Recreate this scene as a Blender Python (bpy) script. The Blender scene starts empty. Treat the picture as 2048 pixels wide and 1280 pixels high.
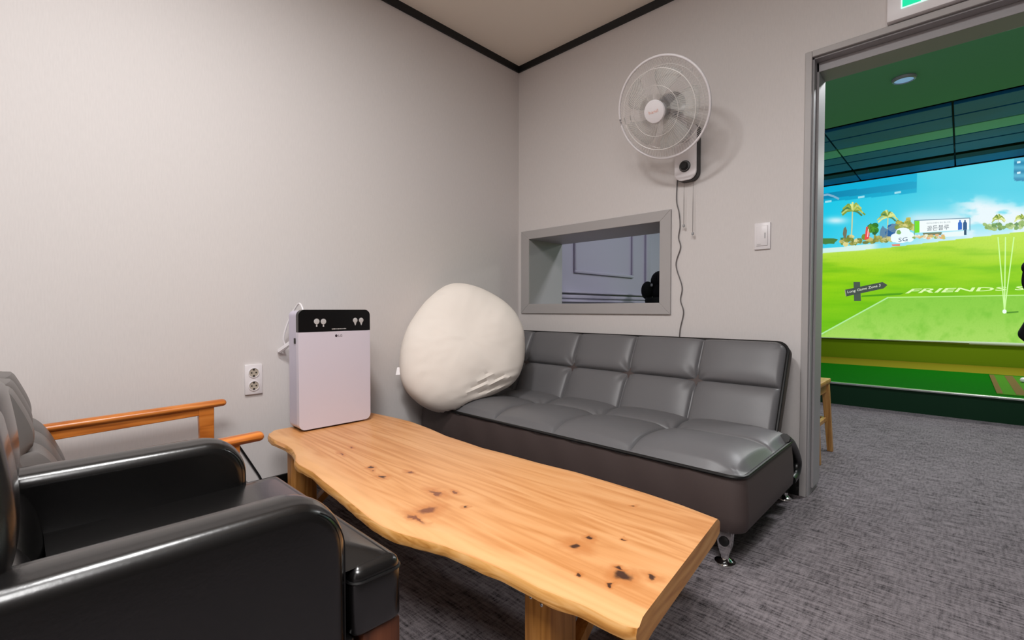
import bpy, bmesh, math, random
from mathutils import Vector, Matrix, noise
random.seed(7)
PI = math.pi
sc = bpy.context.scene
COL = sc.collection

# ------------------------------------------------------------------ camera
F_PX, YAW, PITCH, ROLL = 941.1, .7625, -.0236, .0004
CAM = Vector((2.3522, -2.5329, .88))
def cam_axes():
    cy, sy, cp, sp = math.cos(YAW), math.sin(YAW), math.cos(PITCH), math.sin(PITCH)
    f = Vector((-sy*cp, cy*cp, sp)); r = Vector((cy, sy, 0)); u = r.cross(f)
    return r*math.cos(ROLL)+u*math.sin(ROLL), u*math.cos(ROLL)-r*math.sin(ROLL), f
AX_R, AX_U, AX_F = cam_axes()
cd = bpy.data.cameras.new('camera'); cam = bpy.data.objects.new('camera', cd); COL.objects.link(cam)
cd.sensor_width = 36; cd.lens = F_PX/2048*36; cd.clip_start = .02
m3 = Matrix((AX_R, AX_U, -AX_F)).transposed()
cam.matrix_world = Matrix.Translation(CAM) @ m3.to_4x4()
sc.camera = cam
def on_plane(px, py, axis, val):
    """a measured point of the photograph on a known plane of the room"""
    d = AX_F + AX_R*((px-1024)/F_PX) - AX_U*((py-640)/F_PX)
    t = (val-CAM[axis])/d[axis]
    return CAM + d*t

# ------------------------------------------------------------------ materials
def lin(c):
    c = [v/255 for v in c[:3]]
    return tuple((v/12.92 if v <= .04045 else ((v+.055)/1.055)**2.4) for v in c)+(1,)
def nmat(name):
    m = bpy.data.materials.new(name); m.use_nodes = True
    nt = m.node_tree; b = nt.nodes['Principled BSDF']
    return m, nt, b
def mat(name, rgb, rough=.5, metal=0, spec=.5, bump=None, coat=0, trans=0, alpha=1, vary=None):
    m, nt, b = nmat(name); N, L = nt.nodes, nt.links
    b.inputs['Base Color'].default_value = lin(rgb); b.inputs['Roughness'].default_value = rough
    b.inputs['Metallic'].default_value = metal; b.inputs['Specular IOR Level'].default_value = spec
    b.inputs['Coat Weight'].default_value = coat; b.inputs['Transmission Weight'].default_value = trans
    b.inputs['Alpha'].default_value = alpha
    tc = N.new('ShaderNodeTexCoord')
    if vary:
        nz = N.new('ShaderNodeTexNoise'); nz.inputs['Scale'].default_value = vary[0]; nz.inputs['Detail'].default_value = 4
        L.new(tc.outputs['Object'], nz.inputs['Vector'])
        mx = N.new('ShaderNodeMix'); mx.data_type = 'RGBA'
        mx.inputs[6].default_value = lin(rgb); mx.inputs[7].default_value = lin(vary[1])
        mr = N.new('ShaderNodeMapRange'); mr.inputs[1].default_value = .4; mr.inputs[2].default_value = .65
        L.new(nz.outputs['Fac'], mr.inputs[0]); L.new(mr.outputs[0], mx.inputs[0]); L.new(mx.outputs[2], b.inputs['Base Color'])
    if bump:
        nz = N.new('ShaderNodeTexNoise'); nz.inputs['Scale'].default_value = bump[0]; nz.inputs['Detail'].default_value = 3
        L.new(tc.outputs['Object'], nz.inputs['Vector'])
        bp = N.new('ShaderNodeBump'); bp.inputs['Strength'].default_value = bump[1]; bp.inputs['Distance'].default_value = bump[2] if len(bump) > 2 else .002
        L.new(nz.outputs['Fac'], bp.inputs['Height']); L.new(bp.outputs['Normal'], b.inputs['Normal'])
    return m
def emit(name, rgb, strength=1, attr=None):
    m, nt, b = nmat(name)
    b.inputs['Base Color'].default_value = (.02, .02, .02, 1); b.inputs['Specular IOR Level'].default_value = .1
    b.inputs['Emission Strength'].default_value = strength
    if attr:
        a = nt.nodes.new('ShaderNodeAttribute'); a.attribute_name = attr
        nt.links.new(a.outputs['Color'], b.inputs['Emission Color'])
    else: b.inputs['Emission Color'].default_value = lin(rgb)
    return m
def wood(name, light, mid, dark, axis=0, scale=1, rough=.4, knots=None):
    m, nt, b = nmat(name); N, L = nt.nodes, nt.links
    tc = N.new('ShaderNodeTexCoord'); mp = N.new('ShaderNodeMapping')
    s = [9*scale]*3; s[axis] = .9*scale; mp.inputs['Scale'].default_value = s
    L.new(tc.outputs['Object'], mp.inputs['Vector'])
    n1 = N.new('ShaderNodeTexNoise'); n1.inputs['Scale'].default_value = 1.1; n1.inputs['Detail'].default_value = 3; n1.inputs['Distortion'].default_value = .6
    L.new(mp.outputs['Vector'], n1.inputs['Vector'])
    mp2 = N.new('ShaderNodeMapping'); s2 = [70*scale]*3; s2[axis] = 2.2*scale; mp2.inputs['Scale'].default_value = s2
    L.new(tc.outputs['Object'], mp2.inputs['Vector'])
    n2 = N.new('ShaderNodeTexNoise'); n2.inputs['Scale'].default_value = 1; n2.inputs['Detail'].default_value = 4; n2.inputs['Distortion'].default_value = .35
    L.new(mp2.outputs['Vector'], n2.inputs['Vector'])
    wm = N.new('ShaderNodeMath'); wm.operation = 'MULTIPLY'; wm.inputs[1].default_value = 9
    L.new(n1.outputs['Fac'], wm.inputs[0])
    fr = N.new('ShaderNodeMath'); fr.operation = 'PINGPONG'; fr.inputs[1].default_value = .5
    L.new(wm.outputs[0], fr.inputs[0])
    ad = N.new('ShaderNodeMath'); ad.operation = 'MULTIPLY_ADD'; ad.inputs[1].default_value = .7
    L.new(fr.outputs[0], ad.inputs[0]); 
    sc2 = N.new('ShaderNodeMath'); sc2.operation = 'MULTIPLY'; sc2.inputs[1].default_value = .75
    L.new(n2.outputs['Fac'], sc2.inputs[0]); L.new(sc2.outputs[0], ad.inputs[2])
    rp = N.new('ShaderNodeValToRGB'); e = rp.color_ramp.elements
    e[0].position = .2; e[0].color = lin(light); e[1].position = .85; e[1].color = lin(dark)
    x = e.new(.52); x.color = lin(mid)
    L.new(ad.outputs[0], rp.inputs[0])
    col = rp.outputs['Color']
    if knots:
        sep = None
        nk = N.new('ShaderNodeTexNoise'); nk.inputs['Scale'].default_value = 28; nk.inputs['Detail'].default_value = 3
        L.new(tc.outputs['Object'], nk.inputs['Vector'])
        sb = N.new('ShaderNodeVectorMath'); sb.operation = 'SUBTRACT'; sb.inputs[1].default_value = (.5, .5, .5)
        L.new(nk.outputs['Color'], sb.inputs[0])
        sm = N.new('ShaderNodeVectorMath'); sm.operation = 'SCALE'; sm.inputs['Scale'].default_value = .05
        L.new(sb.outputs[0], sm.inputs[0])
        aa = N.new('ShaderNodeVectorMath'); aa.operation = 'ADD'
        L.new(tc.outputs['Object'], aa.inputs[0]); L.new(sm.outputs[0], aa.inputs[1])
        for (kx, ky, rx, ry, halo, kcol) in knots:
            km = N.new('ShaderNodeMapping'); km.vector_type = 'POINT'
            km.inputs['Location'].default_value = (-kx/rx, -ky/ry, 0); km.inputs['Scale'].default_value = (1/rx, 1/ry, 0)
            L.new(aa.outputs[0], km.inputs['Vector'])
            ln = N.new('ShaderNodeVectorMath'); ln.operation = 'LENGTH'; L.new(km.outputs[0], ln.inputs[0])
            for (r0, r1, c, f) in ((1.0, halo, (186, 112, 52), .6), (.45, 1.15, kcol, .95)):
                mr = N.new('ShaderNodeMapRange'); mr.inputs[1].default_value = r0; mr.inputs[2].default_value = r1
                mr.inputs[3].default_value = f; mr.inputs[4].default_value = 0; mr.interpolation_type = 'SMOOTHSTEP'
                L.new(ln.outputs['Value'], mr.inputs[0])
                mx = N.new('ShaderNodeMix'); mx.data_type = 'RGBA'; mx.inputs[7].default_value = lin(c)
                L.new(mr.outputs[0], mx.inputs[0]); L.new(col, mx.inputs[6]); col = mx.outputs[2]
    if knots:
        at = N.new('ShaderNodeAttribute'); at.attribute_name = 'sapwood'
        mx = N.new('ShaderNodeMix'); mx.data_type = 'RGBA'; mx.inputs[7].default_value = lin((232, 182, 128))
        ml = N.new('ShaderNodeMath'); ml.operation = 'MULTIPLY'; ml.inputs[1].default_value = .5
        L.new(at.outputs['Fac'], ml.inputs[0]); L.new(ml.outputs[0], mx.inputs[0]); L.new(col, mx.inputs[6]); col = mx.outputs[2]
    L.new(col, b.inputs['Base Color'])
    b.inputs['Roughness'].default_value = rough
    bp = N.new('ShaderNodeBump'); bp.inputs['Strength'].default_value = .12; bp.inputs['Distance'].default_value = .002
    L.new(n2.outputs['Fac'], bp.inputs['Height']); L.new(bp.outputs[0], b.inputs['Normal'])
    return m
def carpet_mat():
    m, nt, b = nmat('woven_carpet'); N, L = nt.nodes, nt.links
    tc = N.new('ShaderNodeTexCoord')
    fac = None
    for sx, sy, w in ((13, 110, .56), (110, 18, .34), (240, 240, .28), (2.5, 2.5, .12)):
        mp = N.new('ShaderNodeMapping'); mp.inputs['Scale'].default_value = (sx, sy, 1); mp.inputs['Rotation'].default_value = (0, 0, .0)
        L.new(tc.outputs['Object'], mp.inputs['Vector'])
        n = N.new('ShaderNodeTexNoise'); n.inputs['Scale'].default_value = 1; n.inputs['Detail'].default_value = 3
        L.new(mp.outputs[0], n.inputs['Vector'])
        a = N.new('ShaderNodeMath'); a.operation = 'MULTIPLY_ADD'; a.inputs[1].default_value = w
        L.new(n.outputs['Fac'], a.inputs[0])
        if fac is None: a.inputs[2].default_value = 0
        else: L.new(fac, a.inputs[2])
        fac = a.outputs[0]
    rp = N.new('ShaderNodeValToRGB'); e = rp.color_ramp.elements
    e[0].position = .50; e[0].color = lin((50, 47, 49)); e[1].position = .76; e[1].color = lin((130, 123, 126))
    x = e.new(.61); x.color = lin((101, 95, 98))
    L.new(fac, rp.inputs[0]); L.new(rp.outputs[0], b.inputs['Base Color'])
    b.inputs['Roughness'].default_value = .95; b.inputs['Specular IOR Level'].default_value = .15
    bp = N.new('ShaderNodeBump'); bp.inputs['Strength'].default_value = .5; bp.inputs['Distance'].default_value = .003
    L.new(fac, bp.inputs['Height']); L.new(bp.outputs[0], b.inputs['Normal'])
    return m
def wallpaper(name, rgb):
    m, nt, b = nmat(name); N, L = nt.nodes, nt.links
    tc = N.new('ShaderNodeTexCoord')
    mp = N.new('ShaderNodeMapping'); mp.inputs['Scale'].default_value = (220, 220, 30)
    L.new(tc.outputs['Object'], mp.inputs[0])
    n = N.new('ShaderNodeTexNoise'); n.inputs['Scale'].default_value = 1; n.inputs['Detail'].default_value = 2
    L.new(mp.outputs[0], n.inputs['Vector'])
    mx = N.new('ShaderNodeMix'); mx.data_type = 'RGBA'
    mx.inputs[6].default_value = lin([v*.975 for v in rgb]); mx.inputs[7].default_value = lin([min(255, v*1.02) for v in rgb])
    L.new(n.outputs['Fac'], mx.inputs[0]); L.new(mx.outputs[2], b.inputs['Base Color'])
    bp = N.new('ShaderNodeBump'); bp.inputs['Strength'].default_value = .06; bp.inputs['Distance'].default_value = .001
    L.new(n.outputs['Fac'], bp.inputs['Height']); L.new(bp.outputs[0], b.inputs['Normal'])
    b.inputs['Roughness'].default_value = .7; b.inputs['Specular IOR Level'].default_value = .25
    return m

M = dict(
    wall=wallpaper('wall_paper', (213, 208, 206)), ceil=mat('ceiling_paint', (238, 230, 218), .8, spec=.2, bump=(90, .08)),
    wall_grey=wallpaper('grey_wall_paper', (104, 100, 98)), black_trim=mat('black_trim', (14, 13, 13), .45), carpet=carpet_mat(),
    casing=mat('grey_casing', (172, 168, 167), .45, bump=(40, .05)), jamb=mat('grey_jamb', (160, 157, 159), .5, bump=(40, .05)),
    lavender=mat('lavender_paint', (172, 165, 186), .6, bump=(60, .05)), 
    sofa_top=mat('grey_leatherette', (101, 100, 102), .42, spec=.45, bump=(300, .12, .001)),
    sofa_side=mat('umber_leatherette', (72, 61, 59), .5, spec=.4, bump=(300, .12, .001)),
    piping=mat('black_piping', (13, 12, 12), .4), chrome=mat('chrome', (225, 225, 225), .08, 1),
    black_plastic=mat('black_plastic', (16, 16, 17), .35), white_plastic=mat('white_plastic', (228, 224, 226), .35),
    grey_plastic=mat('grey_plastic', (150, 150, 152), .4), dark_hole=mat('dark_recess', (38, 34, 30), .6),
    cloth=mat('cream_cloth', (236, 228, 219), .9, spec=.1, bump=(180, .15, .001)),
    black_leather=mat('black_leather', (8, 7, 7), .25, spec=.8, coat=.12, bump=(140, .12, .001), vary=(6, (11, 10, 10))),
    worn=mat('grey_leather', (98, 94, 92), .4, spec=.5, bump=(200, .1, .001)),
    purifier=mat('pearl_panel', (214, 207, 219), .3, spec=.5), purifier_side=mat('pearl_side', (196, 190, 206), .35),
    icon=mat('pale_print', (190, 188, 188), .5), mark=mat('dark_print', (66, 54, 64), .5), orange_print=mat('orange_print', (226, 170, 150), .5),
    blade=mat('clear_blade', (205, 206, 202), .25, trans=.0, alpha=.3), wire=mat('guard_wire', (226, 222, 219), .35),
    cord=mat('grey_cord', (98, 92, 92), .5), stool=wood('stool_wood', (205, 160, 100), (184, 136, 76), (150, 100, 48), 2, 1.2),
    arm_wood=wood('arm_wood', (214, 134, 62), (200, 116, 44), (160, 82, 24), 1, .8, .3),
    leg_wood=wood('leg_wood', (206, 150, 84), (190, 130, 62), (150, 96, 38), 2, 1.0, .4),
    brown_wood=wood('brown_wood', (120, 70, 46), (98, 54, 34), (66, 36, 22), 2, 1, .4),
    turf=mat('green_turf', (4, 104, 6), .9, spec=.05, bump=(400, .5, .003), vary=(120, (3, 92, 5))),
    deck=mat('dark_green_deck', (6, 42, 22), .7, spec=.2), silver=mat('silver_trim', (190, 196, 192), .25, .9),
    mat_green=mat('mat_green', (70, 128, 30), .9, spec=.1, bump=(400, .5, .003)), mat_brown=mat('mat_brown', (112, 92, 52), .9, spec=.1),
    olive=mat('olive_pad', (128, 118, 22), .85, spec=.1, bump=(60, .2)), olive_dark=mat('olive_panel', (110, 138, 14), .85, spec=.1, bump=(60, .2)),
    ball=mat('golf_ball', (240, 240, 240), .35), bay_ceil=mat('bay_ceiling_paint', (112, 172, 132), .85, spec=.1),  # bay ceiling has one even muted green
    teal=mat('teal_panel', (2, 104, 160), .6, spec=.3, vary=(2, (4, 96, 140))), pale_teal=mat('pale_green_panel', (110, 190, 150), .6), seam=mat('seam_black', (6, 10, 12), .7),  # slat blue includes the screen's sky light, put into the base colour
    black_cloth=mat('black_cloth', (12, 13, 14), .8, spec=.2, bump=(80, .3)), hem=mat('screen_hem', (196, 208, 188), .8),
    sign_white=emit('sign_white', (214, 250, 238), 1.0), sign_green=emit('sign_green', (20, 222, 160), 1.0),
    lens=emit('lamp_lens', (120, 160, 190), .8), bay_side=mat('bay_wall_paint', (150, 152, 160), .8, spec=.2),
)

# ------------------------------------------------------------------ mesh helpers
def put(bm, name, m, parent=None, smooth=True, origin=None, bevel=0, subsurf=0, seg=3):
    if origin is None:
        p = parent; origin = Vector((0, 0, 0))
        while p is not None:
            origin = origin + p.location; p = p.parent
    bmesh.ops.recalc_face_normals(bm, faces=bm.faces)
    if origin.length: bmesh.ops.translate(bm, verts=bm.verts, vec=-origin)
    me = bpy.data.meshes.new(name); bm.to_mesh(me); bm.free()
    if not isinstance(m, (list, tuple)): m = [m]
    for k in m: me.materials.append(k)
    if smooth:
        for p in me.polygons: p.use_smooth = True
        me.set_sharp_from_angle(angle=math.radians(38))
    o = bpy.data.objects.new(name, me); COL.objects.link(o)
    if parent is not None: o.parent = parent
    else: o.location = origin
    if bevel:
        b = o.modifiers.new('bevel', 'BEVEL'); b.width = bevel; b.segments = seg; b.limit_method = 'ANGLE'
    if subsurf:
        s = o.modifiers.new('subsurf', 'SUBSURF'); s.levels = subsurf; s.render_levels = subsurf
    return o
def thing(name, label, cat, loc, group=None):
    o = bpy.data.objects.new(name, None); COL.objects.link(o); o.location = loc; o.empty_display_size = .05
    o['label'] = label; o['category'] = cat
    if group: o['group'] = group
    bpy.context.view_layer.update()
    return o
def tag(o, label, cat):
    o['label'] = label; o['category'] = cat; return o
def struct(o):
    o['kind'] = 'structure'; return o
def box(bm, x0, x1, y0, y1, z0, z1, mi=0):
    v = [bm.verts.new(p) for p in ((x0, y0, z0), (x1, y0, z0), (x1, y1, z0), (x0, y1, z0), (x0, y0, z1), (x1, y0, z1), (x1, y1, z1), (x0, y1, z1))]
    fs = []
    for q in ((0, 3, 2, 1), (4, 5, 6, 7), (0, 1, 5, 4), (1, 2, 6, 5), (2, 3, 7, 6), (3, 0, 4, 7)):
        f = bm.faces.new([v[i] for i in q]); f.material_index = mi; fs.append(f)
    return v
def rbox(bm, x0, x1, y0, y1, z0, z1, r=.005, seg=3):
    t = bmesh.new(); box(t, x0, x1, y0, y1, z0, z1)
    bmesh.ops.bevel(t, geom=list(t.edges), offset=r, segments=seg, profile=.5, affect='EDGES')
    merge(bm, t)
def merge(bm, t):
    me = bpy.data.meshes.new('tmp'); t.to_mesh(me); t.free(); bm.from_mesh(me); bpy.data.meshes.remove(me)
def frame_of(d):
    d = Vector(d).normalized(); up = Vector((0, 0, 1)) if abs(d.z) < .9 else Vector((1, 0, 0))
    a = d.cross(up).normalized(); b = a.cross(d).normalized(); return a, b, d
def tube(bm, pts, r, seg=8, closed=False, cap=True):
    pts = [Vector(p) for p in pts]; n = len(pts); rings = []
    rr = r if isinstance(r, (list, tuple)) else [r]*n
    prev = None
    for i, p in enumerate(pts):
        if closed: d = pts[(i+1) % n]-pts[i-1]
        else: d = pts[min(i+1, n-1)]-pts[max(i-1, 0)]
        d.normalize()
        if prev is None: a, b, _ = frame_of(d)
        else:
            a = prev-d*prev.dot(d); a.normalize(); b = d.cross(a)
        prev = a
        rings.append([bm.verts.new(p+a*(rr[i]*math.cos(2*PI*k/seg))+b*(rr[i]*math.sin(2*PI*k/seg))) for k in range(seg)])
    for i in range(n if closed else n-1):
        A, B = rings[i], rings[(i+1) % n]
        for k in range(seg): bm.faces.new((A[k], A[(k+1) % seg], B[(k+1) % seg], B[k]))
    if cap and not closed:
        bm.faces.new(rings[0][::-1]); bm.faces.new(rings[-1])
def lathe(bm, prof, c, axis=(0, 0, 1), seg=32, cap=True):
    a, b, d = frame_of(axis); c = Vector(c); rings = []
    for r, h in prof:
        rings.append([bm.verts.new(c+d*h+a*(max(r, 1e-4)*math.cos(2*PI*k/seg))+b*(max(r, 1e-4)*math.sin(2*PI*k/seg))) for k in range(seg)])
    for A, B in zip(rings, rings[1:]):
        for k in range(seg): bm.faces.new((A[k], A[(k+1) % seg], B[(k+1) % seg], B[k]))
    if cap: bm.faces.new(rings[0][::-1]); bm.faces.new(rings[-1])
def prism(bm, pts, d):
    """polygon pts (3-D) extruded by vector d"""
    A = [bm.verts.new(p) for p in pts]; B = [bm.verts.new(Vector(p)+Vector(d)) for p in pts]
    bm.faces.new(A[::-1]); bm.faces.new(B)
    n = len(pts)
    for i in range(n): bm.faces.new((A[i], A[(i+1) % n], B[(i+1) % n], B[i]))
def smooth_path(pts, n=8):
    pts = [Vector(p) for p in pts]; out = []
    for i in range(len(pts)-1):
        p0, p1, p2, p3 = pts[max(i-1, 0)], pts[i], pts[i+1], pts[min(i+2, len(pts)-1)]
        for k in range(n):
            t = k/n
            out.append(.5*((2*p1)+(p2-p0)*t+(2*p0-5*p1+4*p2-p3)*t*t+(3*p1-p0-3*p2+p3)*t**3))
    return out+[pts[-1]]
def strut(bm, p, q, w, h, r=.003):
    """square bar from p to q"""
    a, b, d = frame_of(Vector(q)-Vector(p)); p = Vector(p); q = Vector(q)
    prism(bm, [p+a*w/2+b*h/2, p-a*w/2+b*h/2, p-a*w/2-b*h/2, p+a*w/2-b*h/2], q-p)
def text_bm(txt, size=1, res=2, bold=0):
    cu = bpy.data.curves.new('txt', 'FONT'); cu.body = txt; cu.size = size; cu.resolution_u = res; cu.offset = bold
    o = bpy.data.objects.new('txt', cu); COL.objects.link(o)
    dg = bpy.context.evaluated_depsgraph_get(); me = bpy.data.meshes.new_from_object(o.evaluated_get(dg))
    V = [tuple(v.co) for v in me.vertices]; Fc = [tuple(p.vertices) for p in me.polygons]
    bpy.data.objects.remove(o); bpy.data.curves.remove(cu); bpy.data.meshes.remove(me)
    xs = [v[0] for v in V]; ys = [v[1] for v in V]
    x0, x1, y0, y1 = min(xs), max(xs), min(ys), max(ys)
    return [((v[0]-x0)/(x1-x0), (v[1]-y0)/(y1-y0)) for v in V], Fc, (x1-x0)/(y1-y0)
def sstep(a, b, x):
    t = max(0, min(1, (x-a)/(b-a))); return t*t*(3-2*t)

# ------------------------------------------------------------------ room shell
X1, Y0 = 3.05, -4.3           # right wall, wall behind the camera
ZC = 2.625                    # ceiling
WT = .20                      # back wall thickness
DX0, DX1, DZ = 1.84, 2.78, 2.03        # door opening
WX0, WX1, WZ0, WZ1 = .111, 1.105, .915, 1.377   # pass-through opening
BX0, BX1, BY1, BZ = -.02, 5.2, 6.2, 2.62        # golf bay next door
bm = bmesh.new(); box(bm, -.12, BX1+.1, Y0-.1, BY1, -.1, 0); struct(put(bm, 'floor', M['carpet'], smooth=False))
bm = bmesh.new(); box(bm, -.12, X1+.1, Y0-.1, .1, ZC, ZC+.08); struct(put(bm, 'ceiling', M['ceil'], smooth=False))
bm = bmesh.new(); box(bm, -.12, 0, Y0-.1, .1, 0, ZC); struct(put(bm, 'wall_left', M['wall'], smooth=False))
bm = bmesh.new(); box(bm, X1, X1+.1, Y0-.1, 0, 0, ZC); struct(put(bm, 'wall_right', M['wall_grey'], smooth=False))
bm = bmesh.new(); box(bm, -.12, X1+.1, Y0-.1, Y0, 0, ZC); struct(put(bm, 'wall_front', M['wall'], smooth=False))
bm = bmesh.new()
E_ = .02
for b_ in ((-.0, WX0-E_, 0, ZC), (WX0-E_, WX1+E_, 0, WZ0-E_), (WX0-E_, WX1+E_, WZ1+E_, ZC), (WX1+E_, DX0-.025, 0, ZC), (DX0-.025, DX1+.025, DZ+.025, ZC), (DX1+.025, BX1, 0, ZC)):
    box(bm, b_[0], b_[1], 0, WT, b_[2], b_[3])
bmesh.ops.remove_doubles(bm, verts=bm.verts, dist=1e-5)
struct(put(bm, 'wall_back', M['wall'], smooth=False))
# black cornice and baseboard
bm = bmesh.new(); prism(bm, [(0, Y0, ZC), (0, Y0, 2.588), (.012, Y0, 2.588), (.022, Y0, ZC)], (0, -Y0, 0)); struct(put(bm, 'trim_1', M['black_trim'], smooth=False))
bm = bmesh.new(); prism(bm, [(0, 0, ZC), (0, 0, 2.588), (0, -.012, 2.588), (0, -.022, ZC)], (X1, 0, 0)); struct(put(bm, 'trim_2', M['black_trim'], smooth=False))
bm = bmesh.new(); box(bm, 0, 1.81, -.01, 0, 0, .085); struct(put(bm, 'baseboard_back', M['black_trim'], smooth=False))
bm = bmesh.new(); box(bm, 0, .01, Y0, -.01, 0, .085); struct(put(bm, 'baseboard_left', M['black_trim'], smooth=False))

# door frame: casing, jambs, stops
door = bpy.data.objects.new('door_1', None); COL.objects.link(door); door.location = (DX0, 0, 0); struct(door); bpy.context.view_layer.update()
bm = bmesh.new()
cw = .028
box(bm, DX0-cw, DX0, -.014, 0, 0, DZ+cw); box(bm, DX1, DX1+cw, -.014, 0, 0, DZ+cw); box(bm, DX0, DX1, -.014, 0, DZ, DZ+cw)
put(bm, 'door_casing', M['casing'], door, smooth=False, bevel=.003)
bm = bmesh.new()
t = .022
box(bm, DX0-t, DX0+.006, .004, WT, 0, DZ+.0); box(bm, DX1-.006, DX1+t, .004, WT, 0, DZ); box(bm, DX0-t, DX1+t, .004, WT, DZ-.006, DZ+t)
put(bm, 'door_jamb', M['jamb'], door, smooth=False)
bm = bmesh.new()
box(bm, DX0+.006, DX0+.016, .055, WT-.01, 0.03, DZ-.006); box(bm, DX1-.016, DX1-.006, .055, WT-.01, .03, DZ-.006); box(bm, DX0+.006, DX1-.006, .055, WT-.01, DZ-.048, DZ-.006)
put(bm, 'door_stop', M['jamb'], door, smooth=False, bevel=.002)

# pass-through window
win = bpy.data.objects.new('window_1', None); COL.objects.link(win); win.location = (WX0, 0, WZ0); struct(win); bpy.context.view_layer.update()
bm = bmesh.new()
OX0, OX1, OZ0, OZ1 = .036, 1.171, .849, 1.437
pts = [(OX0, OZ0), (OX1, OZ0), (OX1, OZ1), (OX0, OZ1)]; inn = [(WX0, WZ0), (WX1, WZ0), (WX1, WZ1), (WX0, WZ1)]
for i in range(4):
    j = (i+1) % 4
    prism(bm, [(pts[i][0], 0, pts[i][1]), (pts[j][0], 0, pts[j][1]), (inn[j][0], 0, inn[j][1]), (inn[i][0], 0, inn[i][1])], (0, -.014, 0))
put(bm, 'window_casing', M['casing'], win, smooth=False, bevel=.002)
bm = bmesh.new(); LD = .375
box(bm, WX0-E_, WX0, 0, LD, WZ0-E_, WZ1+E_); box(bm, WX1, WX1+E_, 0, LD, WZ0-E_, WZ1+E_)
box(bm, WX0, WX1, 0, LD, WZ0-E_, WZ0); box(bm, WX0, WX1, 0, LD, WZ1, WZ1+E_)
put(bm, 'window_liner', M['jamb'], win, smooth=False)

# golf bay shell
bm = bmesh.new(); box(bm, -.14, BX0, .1, BY1, 0, BZ+.1)
wl = struct(put(bm, 'wall_bay', M['lavender'], smooth=False))
bm = bmesh.new()
def ring(bm, y0, y1, z0, z1, w=.028, d=.02):
    x = BX0
    for (a, b, c, e) in ((y0, y1, z0, z0+w), (y0, y1, z1-w, z1), (y0, y0+w, z0+w, z1-w), (y1-w, y1, z0+w, z1-w)):
        rbox(bm, x, x+d, a, b, c, e, .006, 2)
ring(bm, .70, 1.68, 1.185, 2.3); rbox(bm, BX0, BX0+.022, 1.93, 2.02, 1.03, 2.55, .006, 2)
for z, w, d in ((1.02, .016, .034), (.985, .03, .016), (.945, .014, .022)): rbox(bm, BX0, BX0+d, .38, 5.4, z-w/2, z+w/2, .005, 2)
struct(put(bm, 'trim_3', M['lavender']))
bm = bmesh.new(); box(bm, BX1, BX1+.1, .1, BY1, 0, BZ+.1); struct(put(bm, 'wall_bay_right', M['bay_side'], smooth=False))
bm = bmesh.new(); box(bm, -.14, BX1+.1, BY1, BY1+.1, 0, BZ+.1); struct(put(bm, 'wall_bay_end', M['seam'], smooth=False))
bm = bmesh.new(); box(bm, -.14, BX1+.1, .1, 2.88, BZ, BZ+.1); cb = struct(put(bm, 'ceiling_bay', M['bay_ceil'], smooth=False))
# stepped ceiling panels over the hitting bay
bm = bmesh.new(); box(bm, -.14, BX1+.1, 2.88, BY1, BZ+.06, BZ+.16); struct(put(bm, 'ceiling_bay_soffit', M['seam'], smooth=False))
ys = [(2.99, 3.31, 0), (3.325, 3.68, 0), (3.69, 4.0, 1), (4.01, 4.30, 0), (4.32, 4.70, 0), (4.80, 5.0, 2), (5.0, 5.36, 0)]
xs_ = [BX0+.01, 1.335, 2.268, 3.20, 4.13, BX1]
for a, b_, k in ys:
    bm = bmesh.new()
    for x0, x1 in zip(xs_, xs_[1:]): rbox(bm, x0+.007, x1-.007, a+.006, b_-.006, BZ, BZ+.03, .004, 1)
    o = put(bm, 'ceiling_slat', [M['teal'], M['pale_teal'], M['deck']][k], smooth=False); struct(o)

# ------------------------------------------------------------------ lights
def area(name, loc, size, watts, col=(1, 1, 1), rot=(0, 0, 0), sy=None):
    l = bpy.data.lights.new(name, 'AREA'); l.energy = watts; l.color = col; l.size = size
    if sy: l.shape = 'RECTANGLE'; l.size_y = sy
    o = bpy.data.objects.new(name, l); COL.objects.link(o); o.location = loc; o.rotation_euler = rot; return o
area('lamp_main', (1.36, -2.25, 2.60), .30, 32, (1, .99, .985))
area('lamp_rear', (2.55, -2.95, 2.60), 1.0, 58, (1, .99, .985))  # unseen soft fill, added to lift the back wall
area('lamp_bay', (2.45, 1.2, 2.60), .3, 36, (.97, .98, 1))
area('lamp_bay_side', (1.4, 1.2, 2.60), .3, 8, (.80, .83, 1))
area('lamp_tee', (2.7, 4.3, 2.60), .4, 44, (1, 1, .95))  # unseen fill, added to brighten the turf and olive panel
w = bpy.data.worlds.new('world'); sc.world = w; w.use_nodes = True
w.node_tree.nodes['Background'].inputs[0].default_value = (.6, .6, .62, 1); w.node_tree.nodes['Background'].inputs[1].default_value = .05

# ------------------------------------------------------------------ tufted upholstery
def tuft_h(u, v, us, vs, puff, dip, k=5, rad=.05, groove=0):
    """height of a stitched panel: us, vs are the seam lines with both ends included"""
    def cell(x, s):
        for a, b in zip(s, s[1:]):
            if x <= b: break
        t = (x-a)/(b-a); t = max(0, min(1, t)); return 1-abs(2*t-1)**k
    h = puff*(cell(u, us)*cell(v, vs))**.55
    for a in us[1:-1]:
        for b in vs[1:-1]:
            d2 = (u-a)**2+(v-b)**2
            h -= dip*math.exp(-d2/(rad*rad))
    if groove:
        for a in us[1:-1]: h -= groove*math.exp(-((u-a)/.0055)**2)
        for b in vs[1:-1]: h -= groove*math.exp(-((v-b)/.0055)**2)
        # short folds that fan out from each button
        for a in us[1:-1]:
            for b in vs[1:-1]:
                d2 = (u-a)**2+(v-b)**2
                if d2 < .02: h += .0035*math.exp(-d2/.0035)*math.cos(7*math.atan2(v-b, u-a))*min(1, d2/.0004)
    return h
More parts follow.
